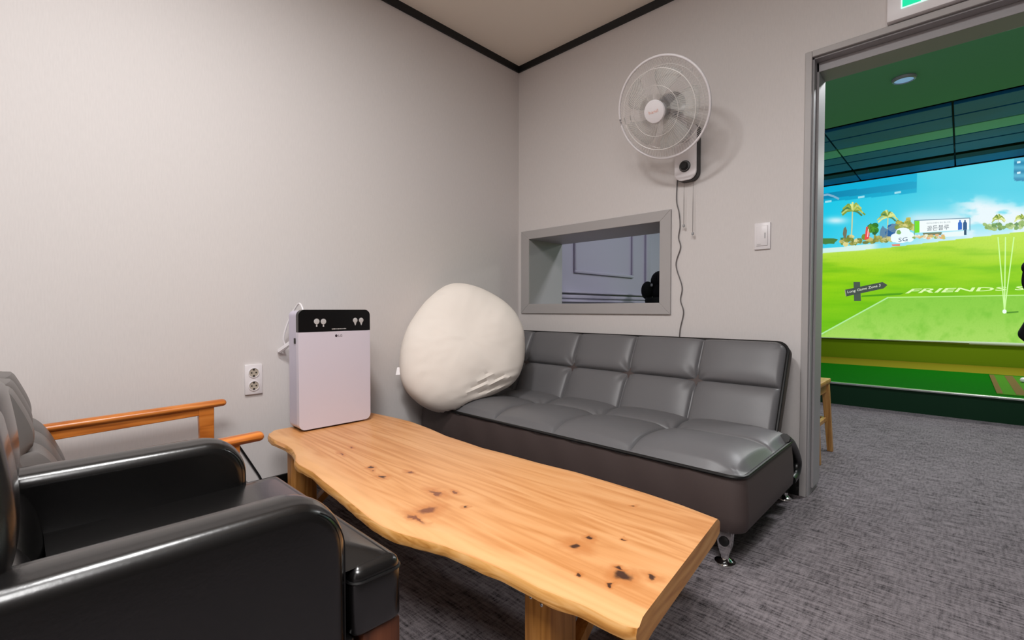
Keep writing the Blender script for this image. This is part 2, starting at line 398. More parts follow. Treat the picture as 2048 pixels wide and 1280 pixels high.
def grid_surface(bm, nu, nv, fn):
    g = [[bm.verts.new(fn(i/nu, j/nv)) for i in range(nu+1)] for j in range(nv+1)]
    for j in range(nv):
        for i in range(nu): bm.faces.new((g[j][i], g[j][i+1], g[j+1][i+1], g[j+1][i]))
    return g
def close_to(bm, g, off):
    """close a grid surface with a back sheet moved by off"""
    nv, nu = len(g)-1, len(g[0])-1
    loop = [g[0][i] for i in range(nu+1)]+[g[j][nu] for j in range(1, nv+1)]+[g[nv][i] for i in range(nu-1, -1, -1)]+[g[j][0] for j in range(nv-1, 0, -1)]
    low = [bm.verts.new(v.co+Vector(off)) for v in loop]
    n = len(loop)
    for i in range(n): bm.faces.new((loop[i], loop[(i+1) % n], low[(i+1) % n], low[i]))
    bm.faces.new(low)

# ------------------------------------------------------------------ sofa bed
SX0, SX1 = .035, 1.838
sofa = thing('sofa_bed', 'grey tufted leatherette sofa bed on chrome legs against the wall', 'sofa', ((SX0+SX1)/2, -.5, 0))
seam_x = [SX0, .27, .65, 1.03, 1.415, SX1-.03]
SF, SB = -.895, -.285                       # seat front and rear
def rcorner(u, v, rad):
    return u, v
def seat_fn(u, v):
    x = SX0+(SX1-SX0)*u; y = SF+(SB-SF)*v
    ed = min(x-SX0, SX1-x, y-SF)            # distance from the piped edge
    rise = 1
    ex = max(0, 1-min(x-SX0, SX1-x)/.13); ey = max(0, 1-(y-SF)/.13); rise = 1-min(1, math.hypot(ex, ey))**2.4
    z = .314+.030*rise+tuft_h(x, y, [SX0-.02, .27, .65, 1.03, 1.415, SX1+.02], [SF-.02, -.505, SB+.05], .030, .020, 3.0, .05, .0075)*max(.0, min(1, ed/.03))
    z += .010*math.exp(-((y+.72)/.12)**2)*rise
    # rounded plan corners at the front
    if y < SF+.05 and (x > SX1-.05 or x < SX0+.05):
        cx = SX1-.05 if x > SX1-.05 else SX0+.05; dx, dy = x-cx, y-(SF+.05); L = max(abs(dx), abs(dy))
        l2 = math.hypot(dx, dy)
        if l2 > 1e-9: x, y = cx+dx*L/l2, SF+.05+dy*L/l2
    return (x, y, z)
bm = bmesh.new(); g = grid_surface(bm, 340, 120, seat_fn); close_to(bm, g, (0, 0, -.02)); put(bm, 'seat_cushion', M['sofa_top'], sofa)
edge = [v for v in []]
# base: side skirt with soft folds
bm = bmesh.new()
def outline(zf, inset=0, n=10):
    """plan loop of the seat box, counter-clockwise from rear left"""
    r = .05; P = []
    P.append((SX0+inset, SB))
    for k in range(n+1):
        a = PI+PI/2*k/n; P.append((SX0+inset+r+r*math.cos(a), SF+inset+r+r*math.sin(a)))
    for k in range(1, 40): P.append((SX0+r+(SX1-SX0-2*r)*k/40, SF+inset))
    for k in range(n+1):
        a = -PI/2+PI/2*k/n; P.append((SX1-inset-r+r*math.cos(a), SF+inset+r+r*math.sin(a)))
    P.append((SX1-inset, -.5)); P.append((SX1-inset, SB))
    return P
rings = []
for k, (z, ins) in enumerate(((.318, .0), (.30, -.004), (.24, -.010), (.18, -.013), (.14, -.010), (.125, .0), (.122, .02))):
    ring_ = []
    for (x, y) in outline(z, ins):
        wv = .0025*math.sin(x*31+z*20)+.002*math.sin(x*57+1)
        ring_.append(bm.verts.new((x, y-wv*(1 if y < SF+.03 else 0), z)))
    rings.append(ring_)
for A, B in zip(rings, rings[1:]):
    n = len(A)
    for i in range(n): bm.faces.new((A[i], A[(i+1) % n], B[(i+1) % n], B[i]))
bm.faces.new(rings[0]); bm.faces.new(rings[-1][::-1])
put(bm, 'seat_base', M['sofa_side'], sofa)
bm = bmesh.new(); tube(bm, [(x, y-.003 if y < SF+.04 else y, .318) for x, y in outline(.318, -.002)], .0068, 8); put(bm, 'piping', M['piping'], sofa)
# backrest
B0 = Vector((0, -.325, .335)); B1 = Vector((0, -.120, .728)); bd = (B1-B0); bl = bd.length; bd.normalize(); bn = Vector((0, -bd.z, bd.y)); bn.normalize()
BXL, BXR = .06, 1.782
def back_fn(u, v):
    x = BXL+(BXR-BXL)*u; s = bl*v
    ed = min(x-BXL, BXR-x, bl-s); e1 = max(0, min(1, ed/.022)); e1 = math.sqrt(1-(1-e1)**2)
    h = tuft_h(x, s, [BXL-.02, .27, .65, 1.03, 1.405, BXR+.02], [-.04, bl*.5, bl+.02], .030, .017, 3.8, .04, .008)*e1
    r = .05
    if s > bl-r and (x > BXR-r or x < BXL+r):
        cx = BXR-r if x > BXR-r else BXL+r; dx, ds = x-cx, s-(bl-r); L = max(abs(dx), abs(ds)); l2 = math.hypot(dx, ds)
        if l2 > 1e-9: x, s = cx+dx*L/l2, bl-r+ds*L/l2
    return tuple(Vector((x, 0, 0))+B0+bd*s+bn*(h-.012*(1-e1)))
bm = bmesh.new(); g = grid_surface(bm, 340, 90, back_fn); close_to(bm, g, tuple(-bn*.02)); put(bm, 'backrest', M['sofa_top'], sofa)
def bloop(ins, d, n=8):
    r = .05; P = []
    pts = [(BXL+ins, 0)]
    for k in range(n+1):
        a = PI-PI/2*k/n; pts.append((BXL+ins+r+r*math.cos(a), bl-ins-r+r*math.sin(a)))
    for k in range(n+1):
        a = PI/2-PI/2*k/n; pts.append((BXR-ins-r+r*math.cos(a), bl-ins-r+r*math.sin(a)))
    pts.append((BXR-ins, 0))
    return [Vector((x, 0, 0))+B0+bd*s-bn*d for x, s in pts]
bm = bmesh.new(); rr = []
for ins, d in ((0, .012), (-.008, .03), (-.010, .06), (-.004, .085), (.02, .098)):
    rr.append([bm.verts.new(p) for p in bloop(ins, d)])
for A, B in zip(rr, rr[1:]):
    n = len(A)
    for i in range(n): bm.faces.new((A[i], A[(i+1) % n], B[(i+1) % n], B[i]))
bm.faces.new(rr[0]); bm.faces.new(rr[-1][::-1])
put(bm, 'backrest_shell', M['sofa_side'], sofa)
bm = bmesh.new(); tube(bm, bloop(-.004, .013), .0068, 8); put(bm, 'piping', M['piping'], sofa)
# hinge arm at each end
for sx in (SX1-.012, SX0+.012):
    bm = bmesh.new()
    tube(bm, smooth_path([(sx, -.33, .34), (sx, -.24, .30), (sx, -.16, .24), (sx, -.12, .19), (sx, -.15, .145), (sx, -.22, .135)], 6), .02, 10)
    put(bm, 'hinge_bracket', M['black_plastic'], sofa)
# chrome legs
def sofa_leg(x, y):
    bm = bmesh.new()
    prof = [(x-.028, .128), (x+.028, .128), (x+.024, .07), (x+.013, .03), (x-.013, .03), (x-.024, .07)]
    prism(bm, [(px, y-.012, z) for px, z in prof], (0, .024, 0))
    bmesh.ops.bevel(bm, geom=list(bm.edges), offset=.004, segments=2, affect='EDGES')
    lg = put(bm, 'leg', M['chrome'], sofa)
    bm = bmesh.new(); lathe(bm, [(.012, .034), (.013, .022), (.022, .014), (.034, .010), (.036, .004), (.036, .0005)], (x, y, 0), seg=28); put(bm, 'foot_disc', M['chrome'], lg)
    bm = bmesh.new(); lathe(bm, [(.015, -.0005), (.017, .003), (.011, .006), (.0, .0055)], (x, y-.012, .082), (0, -1, 0), 20); put(bm, 'leg_boss', M['black_plastic'], lg)
for x in (SX0+.09, 1.775):
    sofa_leg(x, -.862)
    sofa_leg(x, -.10 if x > 1 else -.12)
bm = bmesh.new(); box(bm, SX0+.04, SX1-.04, -.29, -.085, .11, .14); put(bm, 'rear_rail', M['black_plastic'], sofa, bevel=.004)

# ------------------------------------------------------------------ round cushion
cc = Vector((.262, -.752, .66))
cush = thing('round_cushion', 'huge round cream cushion leaning at the left end of the grey sofa', 'cushion', (cc.x, cc.y, .33))
n_ = Vector((.86, -.51, 0)).normalized(); lean = math.radians(20)
cu_ = Vector((0, 0, 1)); cn = (n_*math.cos(lean)+cu_*math.sin(lean)).normalized(); cright = cu_.cross(n_).normalized()*1.0
cup = cn.cross(cright).normalized()
if cup.z < 0: cup = -cup
out_uv = [(580, 38), (480, 75), (400, 150), (240, 330), (150, 480), (100, 640), (85, 800), (100, 960), (200, 1090), (300, 1170), (450, 1215), (560, 1200), (720, 1140), (900, 1060), (1080, 980), (1160, 850), (1195, 700), (1195, 480), (1120, 300), (1000, 190), (850, 100), (700, 55)]
SCU = .000655
pol = sorted([(math.atan2(-(v-640), u-640), math.hypot(u-640, v-640)*SCU) for u, v in out_uv])
def rad_at(a):
    a = (a+PI) % (2*PI)-PI
    for i in range(len(pol)):
        a0, r0 = pol[i-1]; a1, r1 = pol[i]
        if i == 0: a0 -= 2*PI
        if a0 <= a <= a1: t = (a-a0)/(a1-a0); return r0+(r1-r0)*t
    a0, r0 = pol[-1]; a1, r1 = pol[0]; a1 += 2*PI; t = (a-a0)/(a1-a0); return r0+(r1-r0)*t
NA, NR = 128, 40
bm = bmesh.new(); rings = []
for j in range(1, NR):
    ph = PI*j/NR                               # 0 front pole .. pi back pole
    rho = math.sin(ph)**.8; th = math.cos(ph)
    ring_ = []
    for i in range(NA):
        a = 2*PI*i/NA; r = (rad_at(a)+rad_at(a+.12)+rad_at(a-.12))/3*rho
        x, y = r*math.cos(a), r*math.sin(a)
        wr = .0
        # gathers along the lower edge
        lowd = math.exp(-((y+.27)/.09)**2)*sstep(-.2, .25, x)
        wr += .011*lowd*math.sin((y-.32*x)*150)*(1 if th > -.2 else 0)
        wr += .012*noise.noise(Vector((x*5, y*5, 2)))+.004*noise.noise(Vector((x*16, y*28, 7)))
        z = .165*math.copysign(abs(th)**.9, th)+(wr if th > 0 else -wr)*min(1, abs(th)*3)
        pz = cc+cright*x+cup*y+cn*z
        if SX0 < pz.x < SX1 and SF < pz.y < SB:      # the cushion gives way where it rests on the seat
            pz.z = max(pz.z, seat_fn((pz.x-SX0)/(SX1-SX0), (pz.y-SF)/(SB-SF))[2]+.003)
        elif SF-.03 < pz.y <= SF: pz.z = max(pz.z, .328)
        ring_.append(bm.verts.new(pz))
    rings.append(ring_)
for A, B in zip(rings, rings[1:]):
    for i in range(NA): bm.faces.new((A[i], A[(i+1) % NA], B[(i+1) % NA], B[i]))
for R_, s in ((rings[0], 1), (rings[-1], -1)):
    c = bm.verts.new(sum((v.co for v in R_), Vector())/NA)
    for i in range(NA): bm.faces.new((R_[i], R_[(i+1) % NA], c))
put(bm, 'cushion_body', M['cloth'], cush)
bm = bmesh.new()
tp = cc+cright*(-rad_at(PI+.35)*math.cos(.35)+.012)+cup*(-rad_at(PI+.35)*math.sin(.35))
P = [tp+cright*a+cup*b for a, b in ((.02, .022), (-.026, .022), (-.034, -.02), (.02, -.02))]
prism(bm, P, cn*.004); put(bm, 'tag', M['white_plastic'], cush)

# ------------------------------------------------------------------ live-edge table
TZ, TT = .34, .052
front = [(.150, -1.775), (.19, -1.792), (.282, -1.806), (.388, -1.807), (.47, -1.815), (.55, -1.834), (.62, -1.862), (.67, -1.87), (.782, -1.869), (.884, -1.881), (1.01, -1.892), (1.132, -1.905), (1.245, -1.919), (1.301, -1.921), (1.357, -1.915), (1.428, -1.897), (1.494, -1.880), (1.565, -1.871), (1.631, -1.862), (1.694, -1.857), (1.757, -1.857), (1.809, -1.849), (1.857, -1.84), (1.902, -1.830), (1.941, -1.818), (1.958, -1.808)]
back = [(.135, -1.26), (.243, -1.246), (.342, -1.235), (.454, -1.229), (.628, -1.246), (.774, -1.271), (.902, -1.275), (1.012, -1.282), (1.127, -1.272), (1.293, -1.266), (1.434, -1.252), (1.571, -1.253), (1.691, -1.256), (1.801, -1.265), (1.905, -1.284)]
table = thing('tea_table', 'low live-edge wooden slab table with dark knots between sofa and armchairs', 'table', (1.05, -1.55, 0))
def along(P, t):
    """point at parameter t (by x-like arc length)"""
    d = [0]
    for a, b in zip(P, P[1:]): d.append(d[-1]+math.dist(a, b))
    s = t*d[-1]
    for i in range(len(P)-1):
        if s <= d[i+1]+1e-9:
            k = (s-d[i])/(d[i+1]-d[i]); return (P[i][0]+(P[i+1][0]-P[i][0])*k, P[i][1]+(P[i+1][1]-P[i][1])*k)
    return P[-1]
NU, NV = 160, 36
bm = bmesh.new(); SAP = bm.verts.layers.float.new('sapwood')
def topz(x, y): return TZ+.0015*noise.noise(Vector((x*6, y*6, 0)))
def prof(v, side):
    return v
G = []
for k_layer in range(2): pass
rows = []
for i in range(NU+1):
    t = i/NU; f0 = along(front, t); b = along(back, t)
    ins_ = (.016+.012*sstep(1.1, 1.7, f0[0]))*(1-.75*sstep(1.84, 1.96, f0[0]))*sstep(.10, .45, f0[0]); f = (f0[0], f0[1]+ins_)
    fz = .010*noise.noise(Vector((f[0]*7, 3, 1)))+.006*noise.noise(Vector((f[0]*22, 5, 1)))
    loop = []
    # cross-section ring: top from back to front, front live edge, bottom, back edge
    for j in range(NV+1):
        v = j/NV; x = b[0]+(f[0]-b[0])*v; y = b[1]+(f[1]-b[1])*v
        dist = min(v, 1-v)*math.dist(f, b)
        z = TZ-.010*(1-min(1, dist/.022))**2
        loop.append((x, y, z))
    w_ = .5+.5*noise.noise(Vector((f[0]*4.5, 9, 4)))
    bulge = [(.006, -.010), (.009+.005*w_, -.021), (.007+.005*w_, -.034+fz*.5), (-.006-.008*w_, -.046+fz*.6), (-.028, -TT)]
    for dy, dz in bulge: loop.append((f[0], f[1]-dy, TZ+dz))
    for j in range(5): 
        v = 1-(j+.5)/5; loop.append((b[0]+(f[0]-b[0])*v, b[1]+(f[1]-b[1])*v+.01, TZ-TT))
    for dy, dz in ((.004, -.045), (.007, -.03), (.006, -.016)): loop.append((b[0], b[1]+dy, TZ+dz))
    rows.append([bm.verts.new(p) for p in loop])
for A, B in zip(rows, rows[1:]):
    n = len(A)
    for i in range(n): bm.faces.new((A[i], A[(i+1) % n], B[(i+1) % n], B[i]))
ends = [bm.faces.new(rows[0][::-1]), bm.faces.new(rows[-1])]
for i, row in enumerate(rows):
    wdt = .05+.03*noise.noise(Vector((i*.09, 1, 1))); 
    for j in range(NV+1):
        dist = (1-j/NV)*.55; row[j][SAP] = 1-sstep(wdt*.55, wdt*1.25, dist)
ox, oy = 1.05, -1.55
dk = (52, 28, 20); md = (120, 66, 40)
knots = [(.693-ox, -1.714-oy, .022, .006, 3, md), (.643-ox, -1.648-oy, .012, .006, 3, md), (.907-ox, -1.715-oy, .011, .009, 3, dk), (.935-ox, -1.728-oy, .006, .006, 3, md), (1.019-ox, -1.74-oy, .016, .010, 3, dk),
         (1.047-ox, -1.65-oy, .018, .006, 3, md), (1.245-ox, -1.694-oy, .026, .009, 3.5, md), (1.285-ox, -1.655-oy, .014, .007, 3, md),
         (1.325-ox, -1.785-oy, .022, .026, 3, md), (1.345-ox, -1.838-oy, .042, .008, 2.5, md), (1.379-ox, -1.696-oy, .008, .008, 2.5, dk),
         (1.726-ox, -1.666-oy, .016, .013, 4, dk), (1.726-ox, -1.612-oy, .008, .008, 3, dk), (1.862-ox, -1.698-oy, .024, .020, 2.4, dk), (1.845-ox, -1.676-oy, .014, .007, 2.4, dk), (1.91-ox, -1.659-oy, .012, .008, 3, dk),
         (1.712-ox, -1.372-oy, .005, .005, 3, dk), (1.865-ox, -1.742-oy, .006, .006, 2.5, dk), (1.80-ox, -1.75-oy, .005, .005, 2.5, dk), (1.79-ox, -1.56-oy, .005, .005, 2.5, dk)]
M['table'] = wood('table_wood', (222, 167, 113), (214, 153, 97), (194, 129, 71), 0, .75, .34, knots)
M['table_end'] = wood('table_edge_wood', (214, 160, 98), (200, 140, 74), (164, 102, 42), 1, .9, .42)
M['bark'] = wood('live_edge_wood', (232, 184, 124), (218, 160, 90), (176, 114, 44), 0, 1.4, .42)
for f in bm.faces: f.material_index = 0
bm.faces.index_update()
for f in ends: f.material_index = 1
for A, B in zip(rows, rows[1:]): pass
ft = put(bm, 'tabletop', [M['table'], M['table_end'], M['bark']], table)
me = ft.data
for p in me.polygons:
    if p.material_index == 0 and p.center.z < TZ-.012 and p.normal.z < .5: p.material_index = 2
# leg frames
def leg_frame(x, s):
    for y in (-1.74, -1.40):
        bm = bmesh.new(); rbox(bm, x-.037, x+.037, y-.045, y+.045, 0, TZ-TT+.012, .004, 2)
        lg = put(bm, 'leg', M['leg_wood'], table)
        if s > 0 and y < -1.6:
            for dx, z in ((-.018, .262), (.012, .258)):
                bm = bmesh.new(); lathe(bm, [(.004, -.001), (.004, .001), (.0025, .002)], (x+dx, y-.045, z), (0, -1, 0), 12); put(bm, 'screw', M['chrome'], lg)
    bm = bmesh.new(); strut(bm, (x+.0, -1.70, .05), (x+.0, -1.44, .27), .03, .028); put(bm, 'brace', M['leg_wood'], table, smooth=False)
    bm = bmesh.new(); rbox(bm, x-.028, x+.028, -1.70, -1.44, .24, TZ-TT+.01, .004, 2); put(bm, 'crossbar', M['leg_wood'], table)
leg_frame(1.712, 1); leg_frame(.40, -1)

# ------------------------------------------------------------------ air purifier
PX, PY0, PY1, PZ0, PZ1 = .283, -1.702, -1.362, .342, .876
pur = thing('air_purifier', 'white air purifier with a black control strip on the wooden table', 'air purifier', (.2, -1.53, TZ))
def rrect(y0, y1, z0, z1, r, n=8):
    P = []
    for cy, cz, a0 in ((y1-r, z1-r, 0), (y0+r, z1-r, PI/2), (y0+r, z0+r, PI), (y1-r, z0+r, 1.5*PI)):
        for k in range(n+1):
            a = a0+PI/2*k/n; P.append((cy+r*math.cos(a), cz+r*math.sin(a)))
    return P
def slab(bm, x0, x1, P):
    prism(bm, [(x0, y, z) for y, z in P], (x1-x0, 0, 0))
bm = bmesh.new(); slab(bm, .166, PX-.028, rrect(PY0+.004, PY1-.004, PZ0+.006, PZ1-.004, .024)); put(bm, 'body', M['purifier_side'], pur, bevel=.004)
bm = bmesh.new(); slab(bm, .156, PX-.02, rrect(PY0+.02, PY1-.02, PZ0-.002, PZ0+.03, .012)); put(bm, 'base_foot', M['black_plastic'], pur)
zs = PZ1-.098
full = rrect(PY0, PY1, PZ0+.006, PZ1, .027, 10)
low = [(y, z) for y, z in full if z < zs]; 
P = [(PY1, zs-.001)]
lo = [(y, min(z, zs-.001)) for y, z in full]; hi = [(y, max(z, zs)) for y, z in full]
def dedupe(P):
    o = []
    for p in P:
        if not o or math.dist(p, o[-1]) > 1e-6: o.append(p)
    if math.dist(o[0], o[-1]) < 1e-6: o.pop()
    return o
bm = bmesh.new(); slab(bm, PX-.026, PX, dedupe(lo)); put(bm, 'front_panel', M['purifier'], pur, bevel=.0025, seg=2)
bm = bmesh.new(); slab(bm, PX-.026, PX, dedupe(hi)); cp = put(bm, 'control_panel', mat('black_gloss', (14, 13, 14), .25), pur, bevel=.0025, seg=2)
W_ = PY1-PY0
for k, (fy, fz) in enumerate(((.235, .052), (.325, .053), (.775, .050), (.865, .050))):
    yy, zz = PY0+W_*fy, PZ1-fz
    bm = bmesh.new(); lathe(bm, [(.0125 if k < 2 else .0115, -.0002), (.0125 if k < 2 else .0115, .0008), (.0105, .0012)], (PX, yy, zz), (1, 0, 0), 24)
    bt = put(bm, 'touch_button', M['icon'], cp)
    bm = bmesh.new()
    if k < 2: rbox(bm, PX-.0002, PX+.0008, yy-.003, yy+.003, zz-.024, zz-.014, .0003, 1)
    else: prism(bm, [(PX, yy-.006, zz-.010), (PX, yy+.006, zz-.010), (PX, yy+.001, zz-.024), (PX, yy-.001, zz-.024)], (.0009, 0, 0))
    put(bm, 'button_icon', M['icon'], bt, smooth=False)
bm = bmesh.new(); yy = PY0+.44*W_
for wdt in (.004, .010, .004, .003, .007, .005, .004, .003, .006, .004): 
    rbox(bm, PX-.0002, PX+.0006, yy, yy+wdt, zs+.008, zs+.0125, .0002, 1); yy += wdt+.002
put(bm, 'panel_lettering', M['icon'], cp, smooth=False)
fp = [o for o in pur.children if o.name.startswith('front_panel')][0]
bm = bmesh.new(); lathe(bm, [(.006, -.0002), (.006, .0006)], (PX, PY0+.50*W_, zs-.021), (1, 0, 0), 20)
V, Fc, asp = text_bm('LG')
vs = [bm.verts.new((PX+.0006, PY0+.53*W_+a*.018, zs-.026+b*.010)) for a, b in V]
for f in Fc: bm.faces.new([vs[i] for i in f])
put(bm, 'logo', M['mark'], fp, smooth=False)
bm = bmesh.new(); rbox(bm, PX-.055, PX-.04, PY0+.001, PY0+.006, PZ1-.15, PZ1-.125, .001, 1); put(bm, 'side_sensor', M['dark_hole'], pur)
# cord and plug behind it
bm = bmesh.new(); cpts = [on_plane(px, py, 0, d) for px, py, d in ((608, 640, .15), (606, 620, .15), (599, 607, .12), (590, 617, .09), (577, 642, .06), (569, 666, .045), (567, 682, .04), (573, 694, .04))]
tube(bm, smooth_path(cpts, 8), .0042, 8); put(bm, 'power_cord', M['white_plastic'], pur)
bm = bmesh.new(); strut(bm, on_plane(590, 680, 0, .085), on_plane(557, 703, 0, .012), .017, .02)
bmesh.ops.bevel(bm, geom=list(bm.edges), offset=.004, segments=2, affect='EDGES'); put(bm, 'cord_clip', M['white_plastic'], pur)

# ------------------------------------------------------------------ wall outlet and switch
ol = thing('wall_outlet', 'white double wall socket left of the air purifier', 'socket', (0, -1.795, .487))
bm = bmesh.new(); rbox(bm, 0, .011, -1.832, -1.758, .488, .625, .003, 2); plate = put(bm, 'cover_plate', M['white_plastic'], ol)
for z in (.587, .527):
    bm = bmesh.new(); lathe(bm, [(.0235, .0), (.0235, .0035), (.0205, .004), (.020, .001), (.0, .0008)], (.0105, -1.795, z), (1, 0, 0), 32, cap=False); sk = put(bm, 'socket', M['white_plastic'], ol)
    bm = bmesh.new(); lathe(bm, [(.0195, .0), (.0195, .0006)], (.0112, -1.795, z), (1, 0, 0), 28); put(bm, 'socket_well', mat('socket_shade', (176, 166, 152), .6), sk)
    bm = bmesh.new()
    for dy in (-.0095, .0095): lathe(bm, [(.0034, .0), (.0034, .0006)], (.0118, -1.795+dy, z), (1, 0, 0), 12)
    rbox(bm, .0118, .0126, -1.799, -1.791, z+.010, z+.019, .0003, 1); rbox(bm, .0118, .0126, -1.799, -1.791, z-.019, z-.010, .0003, 1)
    put(bm, 'pin_hole', M['dark_hole'], sk, smooth=False)
sw = thing('light_switch', 'white light switch plate on the wall beside the doorway', 'switch', (1.639, 0, 1.172))
bm = bmesh.new(); rbox(bm, 1.603, 1.675, -.011, 0, 1.173, 1.303, .003, 2); put(bm, 'cover_plate', M['white_plastic'], sw)
bm = bmesh.new(); rbox(bm, 1.613, 1.665, -.016, -.009, 1.190, 1.287, .003, 2); rk = put(bm, 'rocker', M['white_plastic'], sw)
bm = bmesh.new(); rbox(bm, 1.651, 1.655, -.0168, -.0155, 1.225, 1.252, .0004, 1); put(bm, 'indicator', M['grey_plastic'], rk)
bm = bmesh.new(); rbox(bm, 1.617, 1.634, -.0168, -.0155, 1.196, 1.199, .0003, 1); put(bm, 'marking', M['icon'], rk)

# ------------------------------------------------------------------ wall fan
FC = Vector((1.263, -.317, 1.87)); FY, FT = -.024, .442; FR = .235
fn = Vector((math.sin(FY)*math.cos(FT), -math.cos(FY)*math.cos(FT), -math.sin(FT))); fa, fb, _ = frame_of(fn)
fan = thing('wall_fan', 'white wire-guard wall fan tilted down on the back wall', 'fan', (1.265, 0, 1.66))
FBX = 1.268
bm = bmesh.new()
def rr_xz(x0, x1, z0, z1, rb, rt, n=8):
    P = []
    for cx, cz, r, a0 in ((x1-rt, z1-rt, rt, 0), (x0+rt, z1-rt, rt, PI/2), (x0+rb, z0+rb, rb, PI), (x1-rb, z0+rb, rb, 1.5*PI)):
        for k in range(n+1):
            a = a0+PI/2*k/n; P.append((cx+r*math.cos(a), cz+r*math.sin(a)))
    return P
prism(bm, [(x, 0, z) for x, z in rr_xz(FBX-.062, FBX+.062, 1.568, 1.86, .045, .02)], (0, -.045, 0)); hs = put(bm, 'base_housing', M['black_plastic'], fan, bevel=.004)
bm = bmesh.new(); prism(bm, [(x, -.045, z) for x, z in rr_xz(FBX-.060, FBX+.060, 1.570, 1.858, .044, .02)], (0, -.012, 0)); put(bm, 'face_plate', M['white_plastic'], fan, bevel=.004)
bm = bmesh.new(); lathe(bm, [(.030, 0), (.030, .006), (.026, .008), (.022, .008), (.021, .022), (.018, .025), (.0, .025)], (FBX, -.057, 1.644), (0, -1, 0), 32); kb = put(bm, 'speed_knob', M['black_plastic'], fan)
bm = bmesh.new(); lathe(bm, [(.026, .0081), (.026, .009), (.0235, .009)], (FBX, -.057, 1.644), (0, -1, 0), 32, cap=False); put(bm, 'knob_ring', M['grey_plastic'], kb)
mc = FC-fn*.10
bm = bmesh.new(); tube(bm, smooth_path([(FBX, -.05, 1.80), (FBX, -.11, 1.835), tuple(mc-fn*.03)], 6), [.034]*12+[.03], 16); put(bm, 'neck', M['white_plastic'], fan)
bm = bmesh.new(); lathe(bm, [(.02, -.075), (.05, -.065), (.062, -.04), (.064, .02), (.05, .035), (.0, .036)], mc, fn, 32); put(bm, 'motor_housing', M['grey_plastic'], fan)
# guard rim
def circ(c, r, n=96): return [c+fa*(r*math.cos(2*PI*k/n))+fb*(r*math.sin(2*PI*k/n)) for k in range(n)]
bm = bmesh.new(); tube(bm, circ(FC, FR), .0062, 10, True); put(bm, 'guard_rim', M['white_plastic'], fan)
NWIRE = 96
def guard(name, sgn, depth, r_in, swirl, rings_):
    bm = bmesh.new()
    for k in range(NWIRE):
        a0 = 2*PI*k/NWIRE; pts = []
        for t in range(7):
            s = t/6; r = r_in+(FR-.004-r_in)*s; a = a0+swirl*s
            h = depth*(1-s**2.6)
            pts.append(FC+fn*(sgn*h)+fa*(r*math.cos(a))+fb*(r*math.sin(a)))
        tube(bm, pts, .0006, 4, cap=False)
    for r in rings_:
        s = (r-r_in)/(FR-.004-r_in); h = depth*(1-s**2.6) if s > 0 else depth
        tube(bm, circ(FC+fn*(sgn*h), r, 72), .0011 if r < .18 else .0022, 6, True)
    return put(bm, name, M['wire'], fan)
guard('front_guard', 1, .082, .05, .35, (.05, .115, .185))
guard('rear_guard', -1, .075, .06, -.2, (.06, .13, .195))
hc = FC+fn*.078
bm = bmesh.new(); lathe(bm, [(.053, .0), (.054, .006), (.050, .012), (.03, .016), (.0, .017)], hc, fn, 40); hub = put(bm, 'hub_cap', M['white_plastic'], fan)
bm = bmesh.new(); V, Fc, asp = text_bm('hanil')
ux = Vector((0, 0, 1)).cross(fn).normalized(); 
if ux.x < 0: ux = -ux
uy = fn.cross(ux); uy = uy if uy.z > 0 else -uy
vs = [bm.verts.new(hc+fn*.0178+ux*((a-.5)*.048)+uy*((b-.35)*.014)) for a, b in V]
for f in Fc: bm.faces.new([vs[i] for i in f])
put(bm, 'lettering', M['orange_print'], hub, smooth=False)
# blades
for k in range(5):
    a0 = 2*PI*k/5+.5; bm = bmesh.new(); P0, P1 = [], []
    g = []
    for i in range(9):
        s = i/8; r = .035+.155*s; row = []
        wid = (.30+.42*math.sin(min(1, s*1.15)*PI*.55))*(1 if s < .9 else .88)
        for j in range(7):
            q = j/6-.5; a = a0+q*wid*1.25+.25*s
            h = .005+q*.055*(1-.35*s)
            row.append(bm.verts.new(FC+fa*(r*math.cos(a))+fb*(r*math.sin(a))+fn*h))
        g.append(row)
    for i in range(8):
        for j in range(6): bm.faces.new((g[i][j], g[i][j+1], g[i+1][j+1], g[i+1][j]))
    o = put(bm, 'blade', M['blade'], fan); so = o.modifiers.new('thick', 'SOLIDIFY'); so.thickness = .0022
bm = bmesh.new(); lathe(bm, [(.030, -.03), (.036, -.02), (.036, .025), (.02, .032), (.0, .033)], FC, fn, 28); put(bm, 'blade_hub', M['grey_plastic'], fan)
# pull cords and mains cord
def wall_pt(px, py, d=.006): return on_plane(px, py, 1, -d)
for (x0, y0, x1, y1) in ((1367, 358, 1369, 450), (1385, 354, 1387, 466)):
    bm = bmesh.new(); a, b = on_plane(x0, y0-8, 1, -.03), on_plane(x1, y1, 1, -.03); b.x = a.x = (a.x+b.x)/2
    tube(bm, [a, (a+b)/2, b], .0013, 6); pc = put(bm, 'pull_cord', M['cord'], fan)
    bm = bmesh.new(); lathe(bm, [(.0, .006), (.005, .004), (.0065, -.003), (.006, -.010), (.0, -.012)], b, (0, 0, 1), 14); put(bm, 'cord_bead', M['grey_plastic'], pc)
bm = bmesh.new()
wp = [(1355, 352), (1353, 400), (1358, 425), (1360, 452), (1357, 475), (1361, 495), (1352, 530), (1364, 573), (1361, 600), (1367, 625), (1360, 660), (1358, 700)]
tube(bm, smooth_path([wall_pt(x, y) for x, y in wp], 8), .0032, 8); put(bm, 'power_cord', M['cord'], fan)

